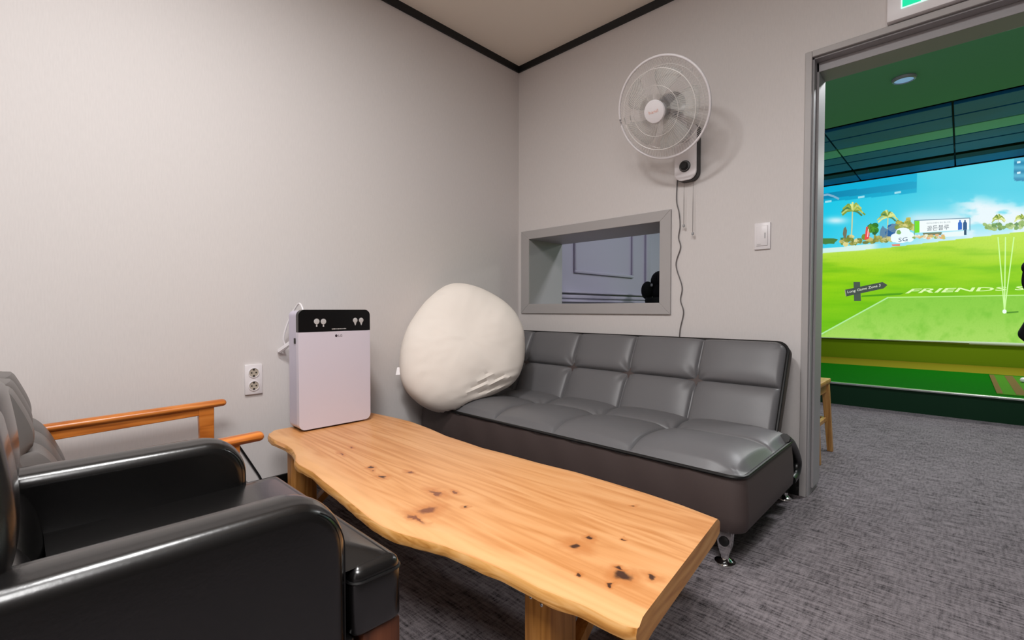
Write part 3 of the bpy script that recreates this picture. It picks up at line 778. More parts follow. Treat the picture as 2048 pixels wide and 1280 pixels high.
# ------------------------------------------------------------------ exit sign
ES0, EZ0 = 2.108, 2.063
sign = thing('exit_sign', 'lit green exit sign in a white case above the door frame', 'exit sign', (2.30, 0, EZ0))
bm = bmesh.new(); rbox(bm, ES0, ES0+.40, -.035, 0, EZ0-.0, EZ0+.26, .004, 2); put(bm, 'case', M['white_plastic'], sign)
bm = bmesh.new(); rbox(bm, ES0+.045, ES0+.355, -.038, -.034, EZ0+.036, EZ0+.225, .002, 1); dp = put(bm, 'display_panel', M['sign_white'], sign)
bm = bmesh.new(); sx, sz = ES0+.050, EZ0+.041
# green field left of a white doorway, with the runner's parts in green
prism(bm, [(sx, -.038, sz), (sx+.058, -.038, sz), (sx+.040, -.038, sz+.035), (sx+.046, -.038, sz+.095), (sx+.070, -.038, sz+.178), (sx, -.038, sz+.178)], (0, -.001, 0))
prism(bm, [(sx+.056, -.038, sz+.030), (sx+.076, -.038, sz+.022), (sx+.094, -.038, sz+.036), (sx+.082, -.038, sz+.044)], (0, -.001, 0))
prism(bm, [(sx+.086, -.038, sz+.04), (sx+.120, -.038, sz+.09), (sx+.14, -.038, sz+.082), (sx+.098, -.038, sz+.036)], (0, -.001, 0))
prism(bm, [(sx+.115, -.038, sz+.08), (sx+.105, -.038, sz+.135), (sx+.135, -.038, sz+.14), (sx+.145, -.038, sz+.085)], (0, -.001, 0))
prism(bm, [(sx+.13, -.038, sz+.085), (sx+.165, -.038, sz+.055), (sx+.185, -.038, sz+.02), (sx+.2, -.038, sz+.028), (sx+.178, -.038, sz+.07), (sx+.145, -.038, sz+.1)], (0, -.001, 0))
lathe(bm, [(.016, 0), (.016, .001)], (sx+.128, -.038, sz+.160), (0, -1, 0), 20)
prism(bm, [(sx+.235, -.038, sz), (sx+.300, -.038, sz), (sx+.300, -.038, sz+.178), (sx+.235, -.038, sz+.178)], (0, -.001, 0))
put(bm, 'pictogram', M['sign_green'], dp, smooth=False)

# ------------------------------------------------------------------ black armchair in front
ARX0, ARX1, ALX0, ALX1 = 1.548, 1.640, 1.066, 1.158
AF, AB = -2.170, -2.78
bk = thing('black_armchair', 'black leather armchair with padded arms in the foreground', 'armchair', (1.325, -2.5, 0))
def arm_bm(x0, x1):
    R_, r = .085, .024; P = [(AF+.002, .20), (AF+.002, .30), (AF+.001, .42)]
    for k in range(17):
        a = PI/2*k/16; P.append((AF-R_+R_*math.cos(a), .582-R_+R_*math.sin(a)))
    for k in range(1, 9): P.append((AF-R_-(AF-R_-AB)*k/8, .582+.004*k/8))
    n = len(P); N_ = []
    for i in range(n):
        a, c = P[max(0, i-1)], P[min(n-1, i+1)]; d = Vector((c[0]-a[0], c[1]-a[1])).normalized(); N_.append((d.y, -d.x))
    prof_ = []
    for k in range(9):
        t = PI/2*k/8; prof_.append((x0+r*(1-math.cos(t)), r*(1-math.sin(t))))
    W_ = x1-x0
    for k in range(1, 6): q = k/6; prof_.append((x0+r+(W_-2*r)*q, -.003*(1-(2*q-1)**2)))
    for k in range(9):
        t = PI/2*(1-k/8); prof_.append((x1-r*(1-math.cos(t)), r*(1-math.sin(t))))
    bm = bmesh.new(); g = []
    for i in range(n): g.append([bm.verts.new((x, P[i][0]-N_[i][0]*d, P[i][1]-N_[i][1]*d)) for x, d in prof_])
    for A, B in zip(g, g[1:]):
        for k in range(len(prof_)-1): bm.faces.new((A[k], A[k+1], B[k+1], B[k]))
    for k in (0, -1):
        L = [row[k] for row in g]; L.append(bm.verts.new((L[0].co.x, AB, .20))); bm.faces.new(L)
    return bm
for a, b in ((ARX0, ARX1), (ALX0, ALX1)):
    ar = put(arm_bm(a, b), 'arm', M['black_leather'], bk)
    bm = bmesh.new(); xx = b-.0145
    r = .078; P = [(xx+.0135, AF-.007, .22)]+[(xx+.0135, AF-.085+r*math.cos(PI/2*k/12), .582-.086+r*math.sin(PI/2*k/12)) for k in range(9)]
    tube(bm, P, .0012, 6); put(bm, 'arm_seam', M['piping'], ar)
# T-shaped seat cushion
bm = bmesh.new(); SZ0, SZ1 = .335, .448
FY1 = AF+.10
plan = [(ALX1+.004, AB+.25), (ARX0-.004, AB+.25), (ARX0-.004, AF+.004), (ARX1+.002, AF+.006), (ARX1+.004, FY1), (ALX0-.006, FY1), (ALX0-.004, AF+.006), (ALX1+.004, AF+.004)]
def round_plan(P, r, n=5):
    out = []
    for i in range(len(P)):
        p0, p, p1 = Vector(P[i-1]), Vector(P[i]), Vector(P[(i+1) % len(P)])
        d0 = (p0-p).normalized(); d1 = (p1-p).normalized(); rr = min(r, (p0-p).length*.45, (p1-p).length*.45)
        a, c = p+d0*rr, p+d1*rr
        for k in range(n+1):
            t = k/n; out.append((a*(1-t)+p*t)*(1-t)+(p*(1-t)+c*t)*t)
    return out
loop0 = round_plan(plan, .022)
def inset(P, d):
    n = len(P); o = []
    for i in range(n):
        t = (P[(i+1) % n]-P[i-1]).normalized(); o.append(P[i]+Vector((-t.y, t.x))*d)
    return o
rings = []
for z, d in ((SZ0, .006), (SZ0+.008, 0), (SZ1-.024, 0), (SZ1-.020, .0015), (SZ1-.016, .001), (SZ1-.008, .004), (SZ1-.003, .009), (SZ1, .017)):
    rings.append([bm.verts.new((p.x, p.y, z)) for p in inset(loop0, d)])
for A, B in zip(rings, rings[1:]):
    n = len(A)
    for i in range(n): bm.faces.new((A[i], A[(i+1) % n], B[(i+1) % n], B[i]))
from mathutils.geometry import tessellate_polygon
for R_, in ((rings[0],), (rings[-1],)):
    for tri in tessellate_polygon([[v.co.copy() for v in R_]]):
        try: bm.faces.new([R_[i] for i in tri])
        except ValueError: pass
seat = put(bm, 'seat_cushion', M['black_leather'], bk)
def crown_fn(u, v):
    xa, xb, ya, yb = ALX0+.013, ARX1-.014, AB+.27, FY1-.017
    x, y = xa+(xb-xa)*u, ya+(yb-ya)*v; d = min(x-xa, xb-x, yb-y)
    return (x, y, SZ1-.0015+.034*(1-(1-min(1, d/.15))**2))
bm = bmesh.new(); grid_surface(bm, 40, 44, crown_fn); put(bm, 'seat_crown', M['black_leather'], seat)
bm = bmesh.new(); tube(bm, [(p.x, p.y, SZ1-.022) for p in loop0], .0026, 6, True); put(bm, 'seat_piping', M['piping'], seat)
# seat base, backrest, legs
bm = bmesh.new(); rbox(bm, ALX0+.01, ARX1-.01, AB+.02, AF+.02, .26, .337, .012, 3); put(bm, 'seat_frame', M['black_leather'], bk)
BA, BB = Vector((0, -2.540, .44)), Vector((0, -2.590, .80)); dd = BB-BA; dl = dd.length; dd.normalize(); dn = Vector((0, dd.z, -dd.y)); dn.normalize()
def bk_fn(u, v):
    x = 1.07+(1.636-1.07)*u; s = dl*v; ed = min(x-1.07, 1.636-x, dl-s, s+.03); e1 = sstep(0, .06, ed)
    h = tuft_h(x, s, [1.05, 1.355, 1.66], [-.05, dl*.35, dl+.03], .034, .02, 2.6, .05)*e1
    return tuple(Vector((x, 0, 0))+BA+dd*s+dn*(h-.03*(1-e1)))
bm = bmesh.new(); g = grid_surface(bm, 50, 34, bk_fn); close_to(bm, g, tuple(-dn*.11)); put(bm, 'backrest', M['black_leather'], bk, bevel=.025, seg=4)
for x in (ALX0+.04, ARX1-.040):
    for y in (AF+.062, AB+.08):
        bm = bmesh.new(); rbox(bm, x-.036, x+.036, y-.036, y+.036, 0, .334 if y > -2.3 else .262, .004, 2); put(bm, 'leg', M['brown_wood'], bk)

# ------------------------------------------------------------------ wooden-arm chair by the left wall
wc = thing('wooden_armchair', 'orange wood armchair with grey tufted cushions beside the left wall', 'armchair', (.47, -2.3, 0))
def wood_arm(x, yf, po=0):
    bm = bmesh.new()
    n = 18; rings = []
    for i in range(n+1):
        s = 0 if i == 0 else (.0035*i*i/4 if i < 5 else .022+(i-5)/13*.978); y = yf-(yf+2.66)*s; z = .492-.016*s
        wd = .026*(1-.2*s); th = .0145
        yy = y
        q_ = math.sqrt(max(0, 1-(1-min(1, s/.022))**2))*.8+.2 if s < .022 else 1
        wd *= q_; th *= q_
        rings.append([bm.verts.new((x+wd*math.cos(2*PI*k/16), yy, z+th*math.sin(2*PI*k/16))) for k in range(16)])
    for A, B in zip(rings, rings[1:]):
        for k in range(16): bm.faces.new((A[k], A[(k+1) % 16], B[(k+1) % 16], B[k]))
    bm.faces.new(rings[0][::-1]); bm.faces.new(rings[-1])
    ar = put(bm, 'armrest', M['arm_wood'], wc)
    bm = bmesh.new(); prism(bm, [(x-.011, yf-.075, .482), (x-.011, -2.62, .468), (x-.011, -2.62, .432), (x-.011, yf-.075, .452)], (.022, 0, 0)); put(bm, 'arm_rail', M['arm_wood'], wc, smooth=False, bevel=.003)
    bm = bmesh.new(); prism(bm, [(x-.014, yf-po-.045, .484), (x-.014, yf-po-.10, .484), (x-.014, yf-po-.088, .0), (x-.014, yf-po-.050, .0)], (.028, 0, 0)); put(bm, 'leg', M['arm_wood'], wc, smooth=False, bevel=.004)
    bm = bmesh.new(); prism(bm, [(x-.014, -2.58, .47), (x-.014, -2.64, .47), (x-.014, -2.76, .0), (x-.014, -2.72, .0)], (.028, 0, 0)); put(bm, 'leg', M['arm_wood'], wc, smooth=False, bevel=.004)
    bm = bmesh.new(); box(bm, x-.011, x+.011, -2.62, yf-.09, .24, .28); put(bm, 'side_rail', M['arm_wood'], wc, smooth=False, bevel=.003)
wood_arm(.142, -1.945); wood_arm(.806, -2.022, .022)
bm = bmesh.new(); box(bm, .153, .795, -2.10, -2.07, .22, .28); put(bm, 'front_rail', M['arm_wood'], wc, smooth=False, bevel=.003)
bm = bmesh.new(); box(bm, .153, .795, -2.62, -2.59, .22, .28); put(bm, 'rear_rail', M['arm_wood'], wc, smooth=False, bevel=.003)
def wseat_fn(u, v):
    x = .17+(.778-.17)*u; y = -2.60+(-2.045+2.60)*v; ed = min(x-.17, .778-x, y+2.60, -2.045-y); e1 = sstep(0, .05, ed)
    return (x, y, .335+.03*e1+.015*e1*tuft_h(x, y, [.15, .37, .575, .80], [-2.62, -2.32, -2.02], 1, .3, 4, .04))
bm = bmesh.new(); g = grid_surface(bm, 48, 40, wseat_fn); close_to(bm, g, (0, 0, -.075)); put(bm, 'seat_cushion', M['worn'], wc)
WA, WB = Vector((0, -2.462, .372)), Vector((0, -2.588, .70)); wd_ = WB-WA; wl_ = wd_.length; wd_.normalize(); wn = Vector((0, wd_.z, -wd_.y)); wn.normalize()
def wback_fn(u, v):
    x = .185+(.765-.185)*u; s = wl_*v; ed = min(x-.185, .765-x, wl_-s, s+.03); e1 = sstep(0, .03, ed)
    h = tuft_h(x, s, [.165, .385, .565, .785], [-.04, wl_*.5, wl_+.02], .032, .016, 3, .03)*e1
    return tuple(Vector((x, 0, 0))+WA+wd_*s+wn*(h-.018*(1-e1)))
bm = bmesh.new(); g = grid_surface(bm, 60, 40, wback_fn); close_to(bm, g, tuple(-wn*.07)); put(bm, 'back_cushion', M['worn'], wc)
bm = bmesh.new()
prism(bm, [(.165, -2.53, .28), (.165, -2.57, .28), (.165, -2.70, .70), (.165, -2.665, .70)], (.03, 0, 0)); prism(bm, [(.755, -2.53, .28), (.755, -2.57, .28), (.755, -2.70, .70), (.755, -2.665, .70)], (.03, 0, 0))
box(bm, .165, .785, -2.70, -2.665, .66, .70); put(bm, 'back_frame', M['arm_wood'], wc, smooth=False, bevel=.003)
bm = bmesh.new(); tube(bm, smooth_path([(.006, -1.88, .30), (.006, -1.845, .235), (.006, -1.80, .15), (.006, -1.77, .09), (.02, -1.75, .03), (.05, -1.72, .006), (.12, -1.66, .006)], 8), .005, 8)
cb_ = put(bm, 'cable', M['black_plastic'], None, origin=Vector((.03, -1.78, 0))); tag(cb_, 'black cable slanting down the left wall behind the table end', 'cable')

# ------------------------------------------------------------------ golf bay
PZ = .205
plat = thing('hitting_platform', 'raised green turf hitting platform with silver front edge beyond the doorway', 'platform', (2.5, 2.68, 0))
bm = bmesh.new(); box(bm, BX0+.01, BX1-.01, 2.68, 5.40, 0, PZ-.012); put(bm, 'deck', M['deck'], plat, smooth=False)
bm = bmesh.new(); box(bm, BX0+.01, BX1-.01, 2.70, 4.43, PZ-.012, PZ); put(bm, 'turf', M['turf'], plat, smooth=False)
bm = bmesh.new(); rbox(bm, BX0+.01, BX1-.01, 2.665, 2.70, PZ-.018, PZ, .004, 2); put(bm, 'edge_trim', M['silver'], plat)
bm = bmesh.new(); box(bm, BX0+.01, BX1-.01, 4.43, 5.36, PZ-.012, PZ); put(bm, 'landing_pad', M['olive'], plat, smooth=False)
hm = thing('hitting_mat', 'green and brown striped tee mat set on the turf', 'mat', (2.95, 3.55, PZ))
bm = bmesh.new(); rbox(bm, 2.565, 3.6, 2.80, 4.30, PZ, PZ+.008, .002, 1); put(bm, 'mat_base', M['mat_green'], hm)
for x0, x1 in ((2.565, 2.60), (2.672, 2.73)):
    bm = bmesh.new(); box(bm, x0, x1, 2.82, 4.28, PZ+.006, PZ+.0095); put(bm, 'stripe', M['mat_brown'], hm, smooth=False)
bp_ = on_plane(2047, 760, 2, PZ+.032)
bm = bmesh.new(); bmesh.ops.create_icosphere(bm, subdivisions=3, radius=.0235)
bmesh.ops.translate(bm, verts=bm.verts, vec=(bp_.x, bp_.y, PZ+.0315)); o = put(bm, 'golf_ball', M['ball'], None, origin=Vector((bp_.x, bp_.y, PZ+.008))); tag(o, 'white golf ball on the tee mat at the picture edge', 'ball')

# projection screen
YS = 5.40; SZ0_, SZ1_ = .475, 2.615
SXL, SXR = .25, 4.6
scr = thing('projection_screen', 'large projection screen showing a golf course beyond the doorway', 'screen', ((SXL+SXR)/2, YS, PZ))
bm = bmesh.new(); box(bm, SXL, SXR, YS, YS+.02, SZ0_, SZ1_); put(bm, 'screen_fabric', M['hem'], scr, smooth=False)
bm = bmesh.new(); tube(bm, [(SXL, YS-.005, SZ0_-.005), ((SXL+SXR)/2, YS-.005, SZ0_-.005), (SXR, YS-.005, SZ0_-.005)], .022, 12); put(bm, 'hem_tube', M['hem'], scr)
bm = bmesh.new(); box(bm, BX0+.01, BX1-.01, YS+.001, YS+.03, PZ-.01, SZ0_-.02)
pn = put(bm, 'base_panel', M['olive_dark'], scr, smooth=False)
def ppx(x, z):
    """photo coordinates of a point of the screen"""
    d = Vector((x, YS, z))-CAM; f = d.dot(AX_F); return 1024+F_PX*d.dot(AX_R)/f, 640-F_PX*d.dot(AX_U)/f
def lerp(a, b, t): t = max(0, min(1, t)); return [a[i]+(b[i]-a[i])*t for i in range(3)]
def ramp(stops, t):
    for (t0, c0), (t1, c1) in zip(stops, stops[1:]):
        if t <= t1: return lerp(c0, c1, (t-t0)/(t1-t0))
    return stops[-1][1]
def fb(x, y, s, o=4):
    return noise.fractal(Vector((x*s, y*s, 3.3)), 1.0, 2.0, o)
def horizon_y(px):
    if px < 1760: return 507-(px-1641)*.085
    return 497-(px-1760)*.118 if px < 2048 else 463-(px-2048)*.05
def picture(px, py):
    h = horizon_y(px)
    if py < h:
        c = ramp([(300, (92, 204, 222)), (380, (70, 196, 218)), (430, (96, 206, 226)), (h, (190, 226, 236))], py)
        c = lerp(lerp(c, (0, 186, 220), .75), c, (px-1640)/230)
        # clouds, soft banks low on the right
        n = fb(px*.013, py*.030, 1.0)+.35*fb(px*.04, py*.08, 1.0)
        bank = sstep(385, 420, py+ (1990-px)*.16)*sstep(1880, 1960, px)*(1-sstep(440, 500, py)*.55)
        c = lerp(c, (226, 234, 238), bank*sstep(-.25, .35, n)*.95)
        low = math.exp(-((py-438)/14)**2)*sstep(1790, 1840, px)*(1-sstep(1900, 1960, px))
        c = lerp(c, (214, 230, 236), low*.8)
        low = math.exp(-((py-441)/7)**2-((px-1672)/22)**2); c = lerp(c, (210, 232, 238), low*.9)
        if px < 1768 and py > h-10: c = lerp(c, (216, 234, 224), .9*(1-sstep(1738, 1768, px)))
        if px > 2028 and py < 362: c = lerp((40, 130, 168), (80, 170, 200), .5+.5*math.sin(py*.38))
        if px < 1834 and py < ui_low(px):
            t = (py-ui_top(px))/(ui_low(px)-ui_top(px))
            c = (6, 168, 208) if t < .5 else (10, 128, 168) if t < .82 else (8, 158, 194)
            c = lerp(c, (40, 170, 205), (px-1650)/260)
        return c
    t = (py-h)/(690-h)
    c = ramp([(0, (176, 214, 66)), (.12, (160, 206, 36)), (.3, (140, 200, 6)), (.55, (118, 190, 4)), (.75, (112, 186, 14)), (1, (124, 188, 40))], t)
    right = sstep(1850, 2040, px)*(1-sstep(.05, .35, t)); c = lerp(c, (186, 220, 84), right*.8)
    n = fb(px*.006, py*.05, 1.0); c = lerp(c, (176, 214, 50), max(0, n)*.8*(1-t)); c = lerp(c, (92, 172, 0), max(0, -n)*.8)
    if px < 1770: 
        band = math.exp(-((py-(500-(px-1641)*.06))/4.5)**2)*(1-sstep(1735, 1765, px)); c = lerp(c, (206, 232, 214), band)
    # pale tee box
    if py > 595-(px-1776)*.018 and py > 670-(px-1641)*.556:
        m = fb(px*.05, py*.05, 1.0, 3)
        c = lerp((132, 196, 62), (160, 208, 92), sstep(595, 690, py)); c = lerp(c, (112, 184, 48), max(0, m)*.6)
    c = lerp(c, (90, 160, 30), .15*max(0, noise.noise(Vector((px*.35, py*.35, 1)))))
    return c
def ui_top(px): return 369-(px-1646)*.155
def ui_low(px): return 405-(px-1646)*.105
def image_cols():
    bm = bmesh.new(); lay = bm.verts.layers.float_color.new('Col')
    def vcol(p, c):
        v = bm.verts.new(p); v[lay] = lin(c); return v
    NX, NZ = 330, 230
    x0, x1 = SXL+.02, SXR-.02; z0, z1 = SZ0_+.004, SZ1_-.004
    # finer columns in the part seen through the doorway
    xs = [x0+(.9-x0)*i/20 for i in range(20)]+[.9+(3.05-.9)*i/NX for i in range(NX)]+[3.05+(x1-3.05)*i/30 for i in range(31)]
    prev = None
    for j in range(NZ+1):
        z = z0+(z1-z0)*j/NZ
        row = [vcol((x, YS-.002, z), picture(*ppx(x, z))) for x in xs]
        if prev:
            for i in range(len(xs)-1): bm.faces.new((prev[i], prev[i+1], row[i+1], row[i]))
        prev = row
    lv = [.003]
    def P3(px, py, k=1):
        p = on_plane(px, py, 1, YS-.0025-.0007*k); return tuple(p)
    def poly(pts, c, k=1):
        try: bm.faces.new([vcol(P3(x, y, k), c) for x, y in pts])
        except ValueError: pass
    def line(pts, w, c, k=1):
        for (ax, ay), (bx, by) in zip(pts, pts[1:]):
            L = math.hypot(bx-ax, by-ay) or 1; nx, ny = -(by-ay)/L*w/2, (bx-ax)/L*w/2
            poly([(ax+nx, ay+ny), (bx+nx, by+ny), (bx-nx, by-ny), (ax-nx, ay-ny)], c, k)
    def blob(cx, cy, rx, ry, c, k=1, n=14, jag=.25):
        pts = []
        for i in range(n):
            a = 2*PI*i/n; s = 1+jag*(random.random()-.5)*2
            pts.append((cx+rx*s*math.cos(a), cy+ry*s*math.sin(a)))
        for i in range(n): poly([(cx, cy), pts[i], pts[(i+1) % n]], c, k)
    def words(txt, quad, c, k=1):
        """quad: bottom-left, bottom-right, top-right, top-left"""
        V, Fc, _ = text_bm(txt, bold=.018 if k == 2 else 0); vs = []
        for a, b in V:
            x = (quad[0][0]*(1-a)+quad[1][0]*a)*(1-b)+(quad[3][0]*(1-a)+quad[2][0]*a)*b
            y = (quad[0][1]*(1-a)+quad[1][1]*a)*(1-b)+(quad[3][1]*(1-a)+quad[2][1]*a)*b
            vs.append(vcol(P3(x, y, k), c))
        for f in Fc:
            try: bm.faces.new([vs[i] for i in f])
            except ValueError: pass
    def palm(x, y, top, s):
        line([(x-1, y), (x+1, (y+top)/2), (x+2, top)], 2.4*s, (190, 200, 150), 2)
        for i in range(15):
            a = PI*(-.12+1.24*i/14)+random.uniform(-.1, .1); L = 24*s*random.uniform(.75, 1.05)
            ex, ey = x+2+math.cos(a)*L, top-math.sin(a)*L*.55+L*.28*abs(math.cos(a))
            mx_, my_ = x+2+math.cos(a)*L*.55, top-math.sin(a)*L*.55-2
            c = random.choice([(150, 170, 70), (190, 200, 110), (80, 120, 70), (214, 222, 140), (120, 150, 60)])
            line([(x+2, top), (mx_, my_), (ex, ey)], 3.2*s, c, 3)
    # distant hedge, shrubs
    blob(1655, 482, 20, 7, (70, 120, 60), 1); blob(1690, 478, 10, 4, (70, 120, 70), 1)
    for i in range(46):
        x = random.uniform(1682, 1790); y = 488-random.uniform(0, 18)*(1-abs(x-1720)/90 if abs(x-1720) < 80 else .2)-(x-1690)*.06
        blob(x, y, random.uniform(3, 7), random.uniform(3, 6), random.choice([(150, 150, 70), (190, 180, 110), (110, 120, 60), (214, 206, 140), (120, 140, 50)]), 2, 8)
    blob(1690, 468, 4, 14, (110, 110, 90), 2)
    poly([(1729, 480), (1738, 477), (1741, 452), (1732, 454)], (226, 70, 72), 3); line([(1735, 474), (1737, 458)], 2, (250, 200, 200), 4)
    for i in range(12): blob(1746+random.uniform(-8, 8), 458+random.uniform(-9, 10), 6, 5, random.choice([(60, 130, 40), (90, 160, 50), (40, 100, 50)]), 3, 8)
    blob(1768, 466, 9, 13, (90, 130, 160), 2); blob(1783, 464, 11, 15, (30, 90, 150), 2); blob(1792, 455, 14, 10, (110, 140, 160), 2)
    palm(1703, 484, 421, 1.08); palm(1774, 478, 434, .92)
    for i in range(22): blob(1812+random.uniform(-18, 16), 448+random.uniform(-10, 10), 6, 4.5, random.choice([(150, 160, 70), (190, 180, 90), (120, 140, 60), (206, 200, 130)]), 3, 8)
    # white block with letters
    for (x, y, rx, ry) in ((1790, 476, 9, 9), (1806, 468, 16, 13), (1820, 474, 9, 10), (1800, 480, 16, 6)): blob(x, y, rx, ry, (226, 240, 244), 4, 16, .06)
    blob(1798, 465, 5, 5, (120, 170, 90), 5, 9)
    words('SG', [(1797, 484), (1815, 482), (1815, 474), (1797, 476)], (60, 80, 110), 6)
    poly([(1783, 489), (1800, 488), (1800, 492), (1785, 492)], (226, 120, 90), 5)
    # banner
    poly([(1829, 442), (1938, 437), (1938, 459), (1829, 466)], (232, 240, 240), 4)
    poly([(1829, 442), (1839, 441.5), (1839, 465), (1829, 466)], (110, 210, 30), 5)
    line([(1829, 441), (1940, 436), (1940, 461)], 1.6, (110, 140, 160), 5)
    line([(1829, 441), (1829, 478)], 1.6, (110, 160, 120), 5)
    words('\uace8\ub4e0\ube14\ub8e8', [(1854, 462), (1898, 459), (1898, 449), (1854, 452)], (60, 76, 92), 6)
    words('GOLDEN IN BLUE', [(1853, 448), (1901, 445.5), (1901, 442.5), (1853, 445)], (150, 164, 172), 6)
    for (x0_, c) in ((1916, (30, 100, 190)), (1926, (24, 80, 130))):
        poly([(x0_, 460), (x0_+8, 459), (x0_+8, 446), (x0_+5.5, 443), (x0_+5.5, 440), (x0_+2.5, 440), (x0_+2.5, 443), (x0_, 446)], c, 6)
    poly([(1928, 470), (1933, 470), (1933, 459), (1928, 460)], (20, 70, 100), 5)
    poly([(1845, 466), (1884, 464), (1882, 470), (1848, 471)], (110, 120, 90), 4); poly([(1884, 465), (1928, 462), (1928, 472), (1888, 474)], (222, 236, 236), 3)
    for i in range(26): blob(random.uniform(1828, 1890), 474+random.uniform(-4, 3), 4, 2.6, random.choice([(190, 190, 110), (220, 170, 120), (150, 170, 90), (226, 230, 210)]), 5, 7)
    # far trees on the right
    for i in range(46):
        x = random.uniform(1968, 2075); blob(x, 455-(x-1970)*.06+random.uniform(-6, 5), 5, 4, random.choice([(150, 180, 110), (120, 160, 90), (176, 200, 140), (100, 140, 90)]), 2, 8)
    for x, y in ((1995, 438), (2040, 438)): palm(x, 458, y, .6)
    # tee box lines, lettering, ball and its flight
    line([(1641, 669), (1776, 595)], 2.6, (170, 226, 150), 1); line([(1776, 595), (2100, 589.5)], 2.2, (170, 222, 120), 1)
    words('FRIENDS', [(1810, 587), (2013, 581), (2014, 573.5), (1825, 577.5)], (214, 240, 170), 2)
    words('SCREEN', [(2029, 580.5), (2200, 576), (2196, 569), (2032, 572.5)], (214, 240, 170), 2)
    poly([(1722, 594), (1800, 590), (1808, 586), (1776, 587), (1724, 591)], (74, 150, 8), 1)
    poly([(1707, 564), (1720, 564), (1722, 602), (1708, 602)], (68, 82, 70), 3)
    poly([(1690, 579.5), (1765, 564), (1775, 570), (1767, 577), (1692, 593)], (64, 74, 68), 4)
    line([(1690, 580), (1692, 592)], 1.6, (150, 150, 130), 5)
    words('Long Game Zone 3', [(1695, 588), (1761, 574.5), (1761, 568), (1695, 581.5)], (226, 232, 214), 6)
    for x in (1996, 2011, 2028): line([(x, 474), (2009, 622)], 2.4, (196, 240, 150), 3)
    line([(2011, 474), (2009, 622)], 2.4, (200, 240, 160), 3)
    blob(2009, 623, 4.2, 4.2, (232, 255, 236), 5, 16, 0); poly([(2013, 624), (2037, 622), (2037, 625), (2014, 627)], (82, 140, 40), 3)
    # small marks in the panel at the upper left, list at the upper right
    for x, y in ((1656, 404), (1722, 395), (1795, 386)): poly([(x-6, y+2), (x+7, y), (x+7, y-4), (x-6, y-2)], (150, 214, 228), 3)
    line([(1643, 391), (1656, 389), (1668, 393), (1678, 398)], 4, (120, 170, 196), 2)
    for y in (326, 347): poly([(2034, y+1), (2041, y), (2041, y-4), (2034, y-3)], (206, 232, 238), 4)
    return bm
bm = image_cols()
for f in bm.faces: f.normal_update()
me = bpy.data.meshes.new('projected_image'); bmesh.ops.translate(bm, verts=bm.verts, vec=-Vector(scr.location)); bm.to_mesh(me); bm.free()
me.materials.append(emit('projected_light', (255, 255, 255), 1.0, 'Col'))
o = bpy.data.objects.new('projected_image', me); COL.objects.link(o); o.parent = scr

# ------------------------------------------------------------------ stool beyond the door
st = thing('wooden_stool', 'small wooden stool standing just beyond the door frame', 'stool', (1.60, .76, 0))
ST = .452
bm = bmesh.new(); rbox(bm, 1.42, 1.775, .575, .93, ST-.028, ST, .005, 2); put(bm, 'seat', M['stool'], st)
LG = [(1.445, .60), (1.75, .60), (1.75, .905), (1.445, .905)]
LB = [(1.42, .575), (1.778, .575), (1.778, .925), (1.42, .925)]
for (x, y), (xb, yb) in zip(LG, LB):
    bm = bmesh.new(); A = [(x-.02, y-.02), (x+.02, y-.02), (x+.02, y+.02), (x-.02, y+.02)]; B = [(xb-.015, yb-.015), (xb+.015, yb-.015), (xb+.015, yb+.015), (xb-.015, yb+.015)]
    va = [bm.verts.new((p[0], p[1], ST-.026)) for p in A]; vb = [bm.verts.new((p[0], p[1], 0)) for p in B]
    bm.faces.new(va); bm.faces.new(vb[::-1])
    for i in range(4): bm.faces.new((va[i], va[(i+1) % 4], vb[(i+1) % 4], vb[i]))
    put(bm, 'leg', M['stool'], st, smooth=False, bevel=.003)
for i, z in ((0, .20), (1, .20), (2, .20), (3, .20)):
    a, b = LG[i], LG[(i+1) % 4]
    bm = bmesh.new(); strut(bm, (a[0], a[1], z), (b[0], b[1], z), .022, .026); put(bm, 'stretcher', M['stool'], st, smooth=False, bevel=.003)
    bm = bmesh.new(); strut(bm, (a[0], a[1], ST-.055), (b[0], b[1], ST-.055), .02, .055); put(bm, 'apron', M['stool'], st, smooth=False, bevel=.002)

# ------------------------------------------------------------------ bay ceiling lamp
dl_ = thing('ceiling_downlight', 'small round downlight set in the green bay ceiling', 'lamp', (2.01, 2.10, BZ-.02))
bm = bmesh.new(); lathe(bm, [(.058, -.004), (.060, -.022), (.070, -.018), (.075, -.004), (.073, 0)], (2.01, 2.10, BZ), (0, 0, 1), 36, cap=False); put(bm, 'ring', M['grey_plastic'], dl_)
bm = bmesh.new(); lathe(bm, [(.0, -.012), (.045, -.012), (.060, -.014), (.060, -.002)], (2.01, 2.10, BZ), (0, 0, 1), 36); put(bm, 'lens', M['lens'], dl_)

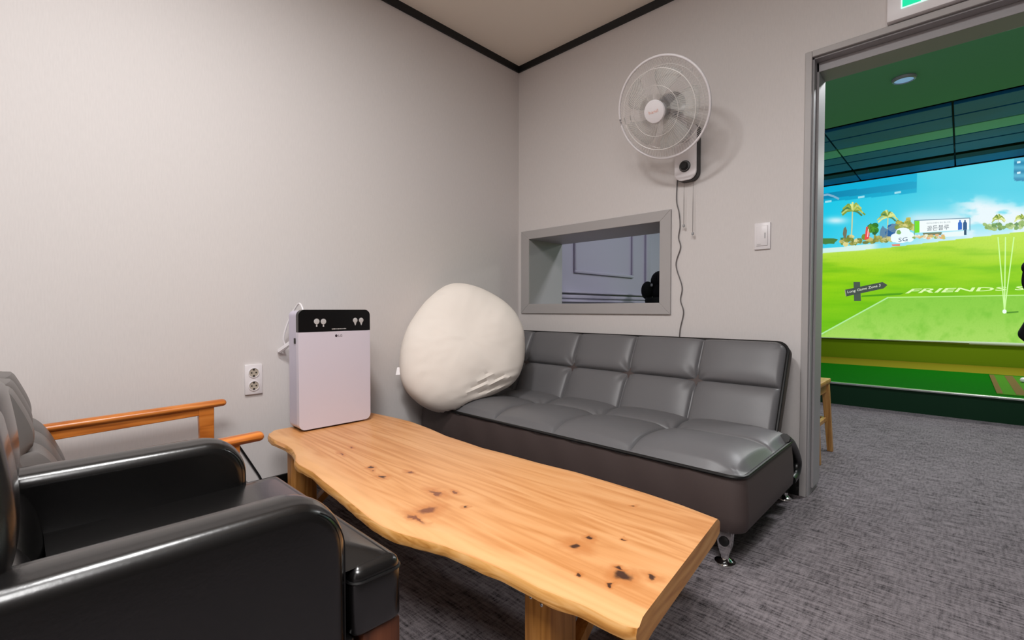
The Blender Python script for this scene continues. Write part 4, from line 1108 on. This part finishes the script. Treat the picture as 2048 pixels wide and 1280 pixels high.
# ------------------------------------------------------------------ golf bag seen through the pass-through
gb = thing('golf_bag', 'black bag with covered club heads seen through the pass-through opening', 'bag', (.40, 1.52, 0))
GX = .36
bm = bmesh.new(); lathe(bm, [(.10, 0), (.125, .01), (.13, .1), (.125, .5), (.13, .9), (.14, .96), (.13, .985), (.10, .98)], (GX, 1.52, 0), (0, 0, 1), 28); put(bm, 'bag_body', M['black_cloth'], gb)
for dx, dy, z, r, h in ((-.115, -.03, 1.05, .06, .085), (-.02, .02, 1.13, .085, .10), (.07, -.03, 1.16, .085, .09), (-.04, .08, 1.07, .05, .09), (.09, .05, 1.07, .06, .12), (.02, .0, 1.03, .10, .10)):
    bm = bmesh.new(); c = Vector((GX+dx, 1.52+dy, z)); tube(bm, [(c.x*.4+.6*GX, c.y*.4+.6*1.52, .9), tuple(c)], .006, 8)
    bmesh.ops.create_uvsphere(bm, u_segments=18, v_segments=12, radius=1, matrix=Matrix.Translation(c) @ Matrix.Diagonal((r, r*.8, h, 1))); put(bm, 'head_cover', M['black_cloth'], gb)
bm = bmesh.new(); rbox(bm, GX-.062, GX-.05, 1.445, 1.47, 1.085, 1.11, .003, 2); put(bm, 'buckle', M['grey_plastic'], gb)

# ------------------------------------------------------------------ bag on a coat stand at the right edge
cs = thing('coat_stand', 'black metal coat stand just past the right side of the doorway', 'coat stand', (2.76, 1.08, 0))
bm = bmesh.new(); tube(bm, [(2.76, 1.08, 0), (2.76, 1.08, 1.55)], .014, 12); put(bm, 'pole', M['black_plastic'], cs)
bm = bmesh.new(); lathe(bm, [(.15, 0), (.15, .012), (.03, .022), (.014, .03)], (2.76, 1.08, 0), (0, 0, 1), 28); put(bm, 'base', M['black_plastic'], cs)
bm = bmesh.new(); tube(bm, smooth_path([(2.76, 1.08, 1.22), (2.68, 1.02, 1.215), (2.625, .99, 1.24)], 5), .007, 8); put(bm, 'hook', M['black_plastic'], cs)
hb = thing('shoulder_bag', 'black fabric bag hanging at the right edge of the doorway', 'bag', (2.63, .99, .70))
bm = bmesh.new()
prism(bm, [(2.590, .93, .90), (2.592, .93, .84), (2.558, .93, .755), (2.566, .93, .735), (2.62, .93, .675), (2.72, .93, .69), (2.72, .93, .92), (2.63, .93, .95)], (0, .075, 0))
put(bm, 'bag_body', M['black_cloth'], hb, bevel=.015, seg=4)
bm = bmesh.new(); tube(bm, smooth_path([(2.615, .965, .93), (2.583, .97, 1.00), (2.583, .98, 1.06), (2.592, .985, 1.10), (2.612, .99, 1.15), (2.632, .99, 1.236), (2.655, .985, 1.15), (2.68, .97, .93)], 6), .012, 8); put(bm, 'strap', M['black_cloth'], hb)
bm = bmesh.new(); bmesh.ops.create_uvsphere(bm, u_segments=14, v_segments=10, radius=1, matrix=Matrix.Translation((2.592, .975, 1.09)) @ Matrix.Diagonal((.026, .025, .034, 1))); put(bm, 'strap_pad', M['black_cloth'], hb)

# ------------------------------------------------------------------ render look
sc.view_settings.view_transform = 'Standard'; sc.view_settings.look = 'None'
sc.view_settings.exposure = .15; sc.view_settings.gamma = 1; sc.view_settings.use_curve_mapping = False
sc.cycles.use_denoising = True
sc.cycles.max_bounces = 10; sc.cycles.diffuse_bounces = 6; sc.cycles.glossy_bounces = 4; sc.cycles.transparent_max_bounces = 24
